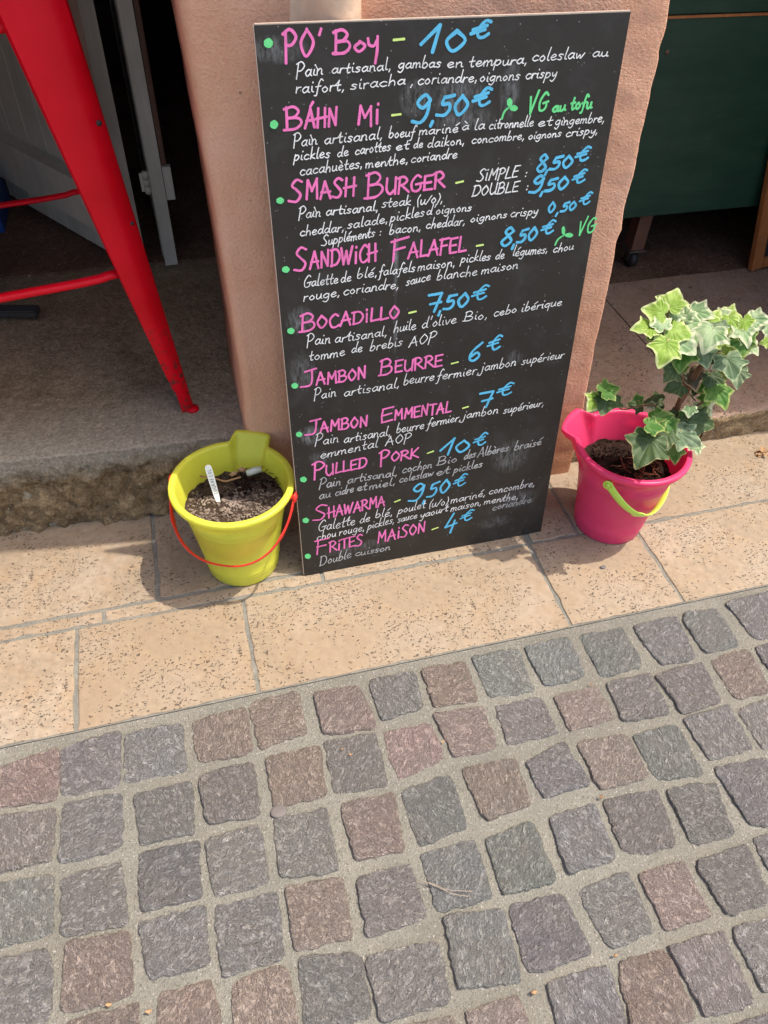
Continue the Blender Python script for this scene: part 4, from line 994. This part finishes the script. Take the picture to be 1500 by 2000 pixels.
def handle(root, az, side, alpha, b, mat, rad=.0046, R0=.136, zc=.236, pads=(.16, .84)):
    u = Vector((math.cos(R(az)), math.sin(R(az)), 0)); n = Vector((math.cos(R(side)), math.sin(R(side)), 0))
    w_ = n*math.sin(alpha) - Vector((0, 0, 1))*math.cos(alpha); C0 = Vector((0, 0, zc)); pts = []
    N = 48
    for k in range(N+1):
        th = math.pi*k/N
        s = math.sin(th); pts.append(C0 + u*R0*(1 if math.cos(th) > 0 else -1)*abs(math.cos(th))**.85 + w_*b*s**.9)
    V, Fc = [], []
    n_ = N+1; seg = 8
    for i, p in enumerate(pts):
        t = (pts[min(i+1, N)]-pts[max(i-1, 0)]).normalized(); nor = u.cross(w_).normalized(); bi = t.cross(nor).normalized()
        pad = 1.0
        for pc in pads: pad += .75*math.exp(-((i/N-pc)/.018)**2)
        for k in range(seg):
            a = 2*math.pi*k/seg; V.append(p + nor*math.cos(a)*rad*1.15*pad + bi*math.sin(a)*rad*.32*(1+.3*(pad-1)))
    for i in range(N):
        for k in range(seg): Fc.append((i*seg+k, i*seg+(k+1) % seg, (i+1)*seg+(k+1) % seg, (i+1)*seg+k))
    h_ = mesh('handle', V, Fc, mat, root, True)
    for sg in (1, -1):
        p = C0 + u*sg*(R0-.012); o = tube('handle_pin', [p, p+u*sg*.0185], [.0062, .0062], mat, h_, 14); q = p+u*sg*.0145; tg = Vector((-u.y, u.x, 0)); o = tube('handle_ring', [q+tg*math.cos(k*math.pi/12)*.0095+Vector((0, 0, 1))*math.sin(k*math.pi/12)*.0095 for k in range(25)], .0026, mat, h_, 8)
    return h_
def soil(root, rad, z, amp, mat, seed, tilt=(0, 0)):
    v = [(0, 0, z)]; f = []; Rn, K = 26, 72
    for i in range(1, Rn+1):
        r = rad*i/Rn
        for k in range(K):
            a = 2*math.pi*k/K; x, y = r*math.cos(a), r*math.sin(a)
            v.append((x, y, z + fbm(x, y, seed, 18, 5)*amp + fbm(x, y, seed, 70, 3)*amp*.35 + tilt[0]*x + tilt[1]*y))
    for k in range(K): f.append((0, 1+k, 1+(k+1) % K))
    for i in range(Rn-1):
        for k in range(K): a = 1+i*K+k; b_ = 1+i*K+(k+1) % K; f.append((a, a+K, b_+K, b_))
    return mesh('soil', v, f, mat, root, True)
def crumbs(name, root, rad, z, n, s0, s1, mat, seed, tilt=(0, 0), cond=None, amp=.01):
    rnd = random.Random(seed); V = []; Fc = []
    ico = [(0, 0, 1), (.9, 0, .3), (.28, .85, .3), (-.72, .53, .3), (-.72, -.53, .3), (.28, -.85, .3), (.5, .4, -.6), (-.4, .6, -.6), (-.4, -.6, -.6), (.5, -.5, -.6)]
    fc = [(0, 1, 2), (0, 2, 3), (0, 3, 4), (0, 4, 5), (0, 5, 1), (1, 6, 2), (2, 7, 3), (3, 8, 4), (4, 8, 5), (5, 9, 1), (1, 9, 6), (2, 6, 7), (3, 7, 8), (5, 8, 9), (6, 9, 8, 7)]
    for _ in range(n):
        a = rnd.uniform(0, 2*math.pi); r = rad*math.sqrt(rnd.random()); x, y = r*math.cos(a), r*math.sin(a)
        if cond and not cond(x, y): continue
        s = rnd.uniform(s0, s1); zz = z + fbm(x, y, seed, 18, 5)*amp + tilt[0]*x + tilt[1]*y
        rot = Matrix.Rotation(rnd.uniform(0, 6.28), 3, (rnd.random(), rnd.random(), rnd.random()+.1)); k0 = len(V)
        for c in ico:
            q = rot @ Vector((c[0]*s*rnd.uniform(.8, 1.7), c[1]*s*rnd.uniform(.6, 1), c[2]*s*.7)); V.append((x+q.x, y+q.y, zz+q.z))
        Fc += [tuple(k0+i for i in g) for g in fc]
    o = mesh(name, V, Fc, mat, root); o['kind'] = 'stuff'; return o

yb = empty('bucket', (-.1304, .0831, .001)); tag(yb, 'yellow plastic beach bucket with red handle, filled with dry soil, left of the board', 'bucket')
bucket_mesh(yb, 52, 79, M['yellow']); handle(yb, 155, 245, .80, .168, M['red_strap'], .0072)
soil(yb, .107, .198, .012, M['soil'], 4, (0, -.10)); crumbs('soil_clumps', yb, .100, .199, 900, .0016, .0052, M['crumb'], 4, (0, -.10), lambda x, y: y < .028+.02*math.sin(x*60), .012)  # pale crumbs at the front only: sunlight put into their colour
crumbs('shaded_clumps', yb, .100, .200, 420, .0018, .0060, M['soil_dark'], 8, (0, -.10), lambda x, y: y > .01, .012)  # dark clumps at the back only: shade put into their colour
# plant label stuck in the soil
lab_root = empty('plant_label', (0, 0, 0)); 
t0 = gz(426, 978, .206); t1 = gz(405, 908, .268); ax = (t1-t0).normalized(); sd = ax.cross((CAM-t0).normalized()).normalized(); nr = sd.cross(ax).normalized()
if nr.dot(CAM-t0) < 0: nr = -nr
lab_root.location = t0; L_ = (t1-t0).length
out = [(-.0022, -.02), (.0022, -.02), (.0058, .012), (.0072, .05)] + [(.0072*math.cos(a), L_-.007+.0072*math.sin(a)) for a in [math.pi*k/8 for k in range(9)]] + [(-.0072, .05), (-.0058, .012)]
v = [t0+sd*a+ax*b_+nr*.0008 for a, b_ in out] + [t0+sd*a+ax*b_-nr*.0008 for a, b_ in out]; n = len(out)
o = mesh('label_blade', v, [tuple(range(n)), tuple(range(n, 2*n))[::-1]]+[(i, n+i, n+(i+1) % n, (i+1) % n) for i in range(n)], M['white_plastic']); under(o, lab_root)
tag(lab_root, 'white plastic plant label reading TOURNESOL stuck in the yellow bucket soil', 'plant label')
V, Fc = [], []; pos = L_*.18; step = L_*.072
if sd.x < 0: sd = -sd
for ch in 'TOURNESOL':
    w_, st = GL[ch]
    for s in st:
        P = catmull([(a, b_, 0) for a, b_ in s], 4)
        Q = [t0 + ax*(pos + p.x*step*1.25) + sd*(-(p.y-.5)*.0075) + nr*.0012 for p in P]
        for i in range(len(Q)-1):
            d = (Q[i+1]-Q[i]); 
            if d.length < 1e-7: continue
            d.normalize(); nn = nr.cross(d)*.00045; k0 = len(V)
            V += [Q[i]+nn, Q[i]-nn, Q[i+1]-nn, Q[i+1]+nn]; Fc.append((k0, k0+1, k0+2, k0+3))
    pos += step*1.12
o = mesh('label_writing', V, Fc, M['pencil']); under(o, lab_root)
# dry stalk, curled leaf scraps and cloudy tube lying on the soil
def P3(px, py, z): return gz(px, py, z)
ds = tube('dry_stalk', catmull([P3(391, 930, .212), P3(420, 935, .214), P3(440, 940, .215), P3(452, 937, .216), P3(470, 932, .218)], 5), .0022, M['dry'], None, 6); tag(ds, 'thin dry tan stalk lying across the yellow bucket soil', 'plant stalk')
def scrap(px, py, z, s, seed, label, mat='dry'):
    rnd = random.Random(seed); c = P3(px, py, z); v = []; f = []; n = 7
    for i in range(n):
        for j in range(n):
            u_, w_ = i/(n-1)-.5, j/(n-1)-.5; k = 1-.6*abs(u_*w_)*4
            v.append(c + Vector((u_*s*k*1.3, w_*s*k*.8, .2*s*math.sin(u_*5+seed)+.2*s*math.cos(w_*6)+rnd.uniform(-.03, .03)*s)))
    for i in range(n-1):
        for j in range(n-1): f.append((i*n+j, (i+1)*n+j, (i+1)*n+j+1, i*n+j+1))
    o = mesh('dry_leaf', v, f, M[mat], None, True); sd_ = o.modifiers.new('s', 'SOLIDIFY'); sd_.thickness = .0006
    return tag(o, label, 'dry leaf')
scrap(456, 925, .212, .017, 1, 'curled orange dry leaf scrap beside the dry stalk in the yellow bucket'); scrap(473, 917, .214, .018, 2, 'larger orange dry leaf scrap touching the cloudy plastic bit')
tb = tube('plastic_tube', [P3(482, 925, .218), P3(495, 920, .222), P3(510, 916, .222)], [.007, .0085, .0075], M['clear_tube'], None, 12); tag(tb, 'cloudy white plastic bit half buried in the yellow bucket soil', 'plastic scrap')
V, Fc = [], []
rr = random.Random(5)
for _ in range(26):
    x = rr.uniform(495, 548); y = rr.uniform(905, 945); a = rr.uniform(0, 6.28); p = P3(x, y, .208)
    pts = [p]; 
    for k in range(3): a += rr.uniform(-.8, .8); pts.append(pts[-1]+Vector((math.cos(a)*.009, math.sin(a)*.009, rr.uniform(-.002, .005))))
    tubevf(catmull(pts, 3), .0007, 5, V, Fc)
o = mesh('root_tangle', V, Fc, M['soil_dark'], None, True); under(o, yb); o['kind'] = 'stuff'

pb = empty('bucket', (.7795, .0008, .001)); tag(pb, 'pink plastic beach bucket with lime handle holding the ivy, right of the board', 'bucket')
bucket_mesh(pb, 118, 150, M['pink'], 9, .004); handle(pb, 221, 311, .78, .148, M['lime'], .0088, .131, .228, (.26, .74))
soil(pb, .105, .185, .010, M['soil_dark'], 9, (0, 0)); crumbs('soil_clumps', pb, .098, .186, 520, .0015, .0045, M['soil_dark'], 12, (0, 0), None, .01)
V, Fc = [], []
rr = random.Random(11)
for _ in range(34):
    x = rr.uniform(1205, 1290); y = 905 + rr.uniform(-12, 26); p = P3(x, y, .192); a = rr.uniform(2.6, 5.2); pts = [p]
    for k in range(4): a += rr.uniform(-.5, .5); pts.append(pts[-1]+Vector((math.cos(a)*.010, math.sin(a)*.010, rr.uniform(-.001, .004))))
    tubevf(catmull(pts, 3), .0009, 5, V, Fc)
o = mesh('exposed_roots', V, Fc, M['root'], None, True); o['kind'] = 'stuff'

# ================================================================== IVY
ivy = empty('ivy_plant', (.80, .03, .19)); tag(ivy, 'variegated ivy plant with pale cream edged leaves growing in the pink bucket', 'plant')
under(o, ivy)
OUTL = []   # five-lobed ivy outline, tip at +y, leaf stalk at origin
lob = [(0, -.08), (.14, -.20), (.34, -.24), (.52, -.14), (.55, .02), (.55, .14), (.66, .24), (.76, .38), (.60, .46), (.42, .54), (.34, .66), (.20, .86), (0, 1.05)]
OUTL = lob + [(-a, b) for a, b in lob[-2:0:-1]]
OUTLW = []
def leaf_mesh(px, py, size, ang, kind, yy, seed, tiltf=.5, ctr=True):
    """size in metres across; ang = picture direction of the tip in degrees (0 right, 90 up)."""
    rnd = random.Random(seed)
    c = gy(px, py, yy)
    view = (CAM-c).normalized()
    tip = (RT*math.cos(R(ang)) + UP*math.sin(R(ang)))
    nrm = (view*.75 + Vector((.25, -.1, 1))*tiltf + Vector((rnd.uniform(-.3, .3), rnd.uniform(-.3, .3), rnd.uniform(-.15, .15)))).normalized()
    ty = (tip - nrm*tip.dot(nrm)).normalized(); tx = ty.cross(nrm).normalized()
    out = catmull([(a, b, 0) for a, b in OUTL] + [(OUTL[0][0], OUTL[0][1], 0)], 3)[:-1]
    n = len(out); rings = [0, .12, .25, .38, .5, .62, .74, .85, .94, 1]; v = []; rim = []; vein = []; f = []
    s = size*.78*(.84 if size > .06 else 1); wid = rnd.uniform(.85, 1.1); curl = rnd.uniform(.05, .22); fold = rnd.uniform(.02, .22); asy = rnd.uniform(-.1, .1)
    lobes = [Vector((0, 1.05)), Vector((.74, .40)), Vector((-.74, .40)), Vector((.52, -.12)), Vector((-.52, -.12))]
    cen = Vector((0, .22))
    for r in rings:
        for k in range(n):
            p = Vector((out[k].x, out[k].y)); q = cen*(1-r) + p*r if False else p*r
            x, y = q.x*wid, q.y
            zz = -curl*(x*x*1.0+(y-.2)**2*.9) + fold*abs(x) - .12*max(0, y-.55)**2*3 + .03*math.sin(k*1.1+seed)*r*r + nz(x, y, seed, 2.2)*.10
            # veins: distance in angle to lobe rays
            d = 1
            if q.length > 1e-4:
                for Lb in lobes:
                    cosd = max(-1, min(1, q.normalized().dot(Lb.normalized()))); dist = math.acos(cosd)*q.length
                    d = min(d, dist)
            vein.append(max(0, 1-d/.055)); rim.append(r)
            v.append(c + tx*(x+asy*y)*s + ty*(y-(.32 if ctr else 0))*s + nrm*zz*s)
    for j in range(len(rings)-1):
        for k in range(n): f.append((j*n+k, j*n+(k+1) % n, (j+1)*n+(k+1) % n, (j+1)*n+k))
    o = mesh('leaf', v, f, LEAF[kind], None, True)
    a1 = o.data.attributes.new('rim', 'FLOAT', 'POINT'); a2 = o.data.attributes.new('vein', 'FLOAT', 'POINT')
    a1.data.foreach_set('value', rim); a2.data.foreach_set('value', vein)
    under(o, ivy)
    return c - ty*s*.32, o
def dist_m(px_size, px, py, yy): c = gy(px, py, yy); return px_size*(c-CAM).dot(_fw)/F
LV = [ # px, py, size px, tip angle, kind, depth y
 (1312,588,56,70,'y',-0.005),(1282,608,52,160,'y',-0.015),(1282,622,34,215,'g',-0.005),(1292,630,44,110,'w',-0.035),(1262,641,54,190,'y',-0.035),(1279,652,38,215,'g',-0.020),(1325,645,58,-20,'y',-0.045),(1317,616,40,-100,'w',-0.015),
 (1338,612,44,80,'w',-0.005),(1368,611,52,-20,'w',0.005),(1352,628,50,0,'w',-0.015),(1385,629,60,10,'y',-0.005),(1386,656,78,-115,'w',-0.065),(1407,641,38,-80,'s',-0.055),(1424,634,46,-100,'y',-0.045),
 (1430,620,54,0,'y',0.015),(1452,650,66,-75,'w',-0.065),(1481,623,46,-5,'w',-0.025),(1459,633,40,-60,'y',-0.055),(1299,684,78,-110,'y',-0.075),(1332,672,74,-40,'w',-0.065),(1333,700,62,-95,'g',-0.035),
 (1372,693,60,-70,'s',-0.035),(1421,670,54,-95,'y',-0.015),(1446,673,60,-90,'g',-0.025),(1468,678,40,-40,'w',-0.015),(1424,712,74,-80,'s',-0.065),(1441,734,56,-95,'s',-0.035),(1312,728,58,-130,'d',-0.045),
 (1352,736,52,-75,'b',-0.025),(1390,742,46,-90,'d',-0.045),(1411,734,32,-90,'y',-0.015),(1320,757,42,200,'d',-0.035),(1498,640,32,-90,'w',-0.035),(1496,668,22,180,'y',-0.015),
 (1404,770,70,-70,'g',-0.075),(1379,757,36,210,'g',-0.035),(1381,779,36,-100,'g',-0.035),(1374,796,44,-60,'w',-0.025),(1348,802,26,-100,'w',-0.085),(1366,826,72,-20,'d',-0.075),(1340,854,76,-35,'s',-0.095),
 (1262,874,100,-120,'d',-0.115),(1276,834,46,-10,'g',-0.095),(1306,830,44,-60,'g',-0.075),(1304,856,58,-95,'d',-0.100),(1290,816,50,10,'g',-0.055),(1326,830,44,-90,'d',-0.065),(1322,812,40,-120,'d',-0.035),
 (1318,884,42,-90,'g',-0.075),(1190,762,60,20,'g',-0.050),(1186,786,56,-110,'d',-0.055),(1164,786,44,-130,'y',-0.050),(1244,790,34,180,'d',0.025),(1280,784,40,170,'d',0.015),(1361,874,28,-80,'w',-0.065),
 (1298,868,36,-150,'g',-0.075),(1340,812,32,60,'g',-0.045),(1360,760,34,-120,'d',-0.015),(1300,600,30,40,'g',0.015),(1345,655,34,-40,'g',-0.015),(1400,700,36,-60,'d',-0.005),(1330,720,30,-140,'g',-0.025),(1412,655,34,-110,'g',0.005),
 (1396,622,40,60,'y',.01),(1410,612,36,20,'w',.015),(1376,640,36,-60,'g',-.02),(1438,640,38,-40,'w',-.03),(1356,662,40,-100,'w',-.03),(1316,660,36,-90,'y',-.04),(1342,640,34,150,'w',-.02),(1466,655,34,-70,'g',.0),(1395,668,34,-140,'y',-.05),(1434,690,40,-80,'s',-.02),(1300,846,32,-60,'g',-.08),
 (1248,780,22,30,'g',0.015),(1272,792,20,-60,'w',0.005)]
stemline = [gy(1262, 905, .0), gy(1290, 868, -.01), gy(1316, 815, -.02), gy(1336, 770, -.025), gy(1362, 728, -.03), gy(1390, 690, -.03), gy(1410, 660, -.03)]
stem = tube('stem', catmull(stemline, 5), [.0058-.0026*i/30 for i in range(31)], M['stem'], None, 8); under(stem, ivy)
for k in range(3):
    pp = [p + Vector((.006*math.sin(i*1.4+k*2), .006*math.cos(i*1.4+k*2), 0)) for i, p in enumerate(stemline[:6])]
    under(tube('stem', catmull(pp, 5), .0024, M['stem'], None, 6), ivy)
br = [catmull([gy(1340, 762, -.03), gy(1328, 720, -.03), gy(1312, 680, -.03), gy(1300, 640, -.02), gy(1308, 604, -.01)], 4), catmull([gy(1372, 715, -.03), gy(1385, 670, -.02), gy(1390, 640, -.02)], 4),
      catmull([gy(1410, 660, -.03), gy(1440, 645, -.02), gy(1470, 634, -.02), gy(1500, 634, -.02)], 4), catmull([gy(1290, 868, -.01), gy(1272, 820, -.01), gy(1284, 795, .0), gy(1262, 792, .0), gy(1240, 795, -.01), gy(1215, 800, -.03), gy(1200, 780, -.05)], 4),
      catmull([gy(1316, 815, -.02), gy(1345, 800, -.03), gy(1380, 780, -.04), gy(1410, 740, -.03)], 4), catmull([gy(1278, 885, -.01), gy(1310, 850, -.04), gy(1345, 830, -.06)], 4),
      catmull([gy(1268, 895, -.01), gy(1262, 862, -.05), gy(1268, 840, -.07)], 4), catmull([gy(1385, 700, -.03), gy(1410, 700, -.02), gy(1440, 720, -.03)], 4)]
for b_ in br: under(tube('branch', b_, [.0026-.0011*i/len(b_) for i in range(len(b_))], M['stem'], None, 6), ivy)
allp = stemline + [p for b_ in br for p in b_]
V, Fc = [], []
for i, (px, py, s, a, k, yy) in enumerate(LV):
    base, o = leaf_mesh(px, py, dist_m(s, px, py, yy), a, k, yy, 100+i, .55)
    near = min(allp, key=lambda p: (p-base).length)
    if (near-base).length < .14:
        mid = (near+base)/2 + Vector((0, 0, .006)); tubevf(catmull([near, mid, base], 4), .0009, 5, V, Fc)
o = mesh('petioles', V, Fc, M['petiole'], None, True); under(o, ivy); o['kind'] = 'stuff'

# ================================================================== LITTLE THINGS ON THE STREET
fl_ = empty('dry_flower', gz(1488, 886)); tag(fl_, 'withered tan flower head lying on the sunny slab at the right edge', 'dry flower')
rr = random.Random(21); c = gz(1489, 884, .008)
for k in range(22):
    a = rr.uniform(0, 6.28); el = rr.uniform(-.2, .9); d = Vector((math.cos(a)*math.cos(el), math.sin(a)*math.cos(el), math.sin(el))); s = rr.uniform(.012, .022)
    sd = d.cross(Vector((0, 0, 1))).normalized(); up = sd.cross(d); v = []; f = []
    for i in range(5):
        t = i/4; w_ = math.sin(math.pi*min(1, t*.9+.08))*.005; cc_ = c + d*s*t + up*(-.35*s*t*t)
        v += [cc_-sd*w_+up*.0012, cc_-up*.0004, cc_+sd*w_+up*.0012]
    for i in range(4): f += [(3*i, 3*i+1, 3*i+4, 3*i+3), (3*i+1, 3*i+2, 3*i+5, 3*i+4)]
    for q in range(len(v)): v[q] = Vector((v[q].x, v[q].y, max(.0012, v[q].z)))
    under(mesh('petal', v, f, M['dry'], None, True), fl_)
def lump(name, px, py, rx, ry, h, mat, label, cat, seed=1):
    c = gz(px, py, .004); v = [(0, 0, h)]; f = []; K = 20
    for j, (s, z) in enumerate(((.5, h*.95), (.85, h*.7), (1, .0), (1.02, -.004))):
        for k in range(K):
            a = 2*math.pi*k/K; e = 1+.18*nz(math.cos(a)*1.5, math.sin(a)*1.5, seed, 1)
            v.append((rx*s*e*math.cos(a), ry*s*e*math.sin(a), z))
    for k in range(K): f.append((0, 1+k, 1+(k+1) % K))
    for j in range(3):
        for k in range(K): a = 1+j*K+k; b_ = 1+j*K+(k+1) % K; f.append((a, a+K, b_+K, b_))
    o = mesh(name, v, f, M[mat], None, True); o.location = c; return tag(o, label, cat)
lump('chewing_gum', 545, 1584, .015, .012, .0012, 'gum', 'flattened grey gum spot on the joint between cobblestones', 'gum')
lump('chewing_gum', 1178, 1107, .0075, .0045, .0016, 'gum', 'small dark gum spot on the slab below the pink bucket shadow', 'gum', 3)
pn = empty('pine_needle', gz(870, 1735)); tag(pn, 'forked dry pine needle lying on a grey cobblestone', 'pine needle')
for q in (((820, 1719), (850, 1728), (875, 1738), (921, 1741)), ((836, 1724), (862, 1736), (885, 1746), (915, 1751))):
    under(tube('needle', catmull([gz(x, y, .010) for x, y in q], 5), .0006, M['stem_dry'], None, 5), pn)
for i, (px, py, s, lb) in enumerate(((668, 1463, .006, 'tiny orange dry leaf bit on the purple cobblestone below the board'), (684, 1473, .008, 'branched orange leaf bit beside the tiny one on the purple cobblestone'),
        (865, 1448, .008, 'orange dry leaf bit in the joint between two reddish cobblestones'), (1155, 1335, .007, 'pale dry leaf bit in the joint below the greenish cobblestones'),
        (1174, 1556, .010, 'pale orange dry leaf bit in the wide joint right of centre'), (1202, 1866, .009, 'yellow dry leaf bit in the joint near the lower right'),
        (1043, 1938, .012, 'thin orange leaf sliver in the joint at the bottom'), (212, 1962, .011, 'orange dry leaf bit at the lower edge of a brown cobblestone'), (290, 1975, .011, 'pale tan dry leaf bit in the joint at lower left'))):
    scrap(px, py, .008, s*.8, 40+i, lb, 'dry')
print('objects', len(bpy.data.objects))
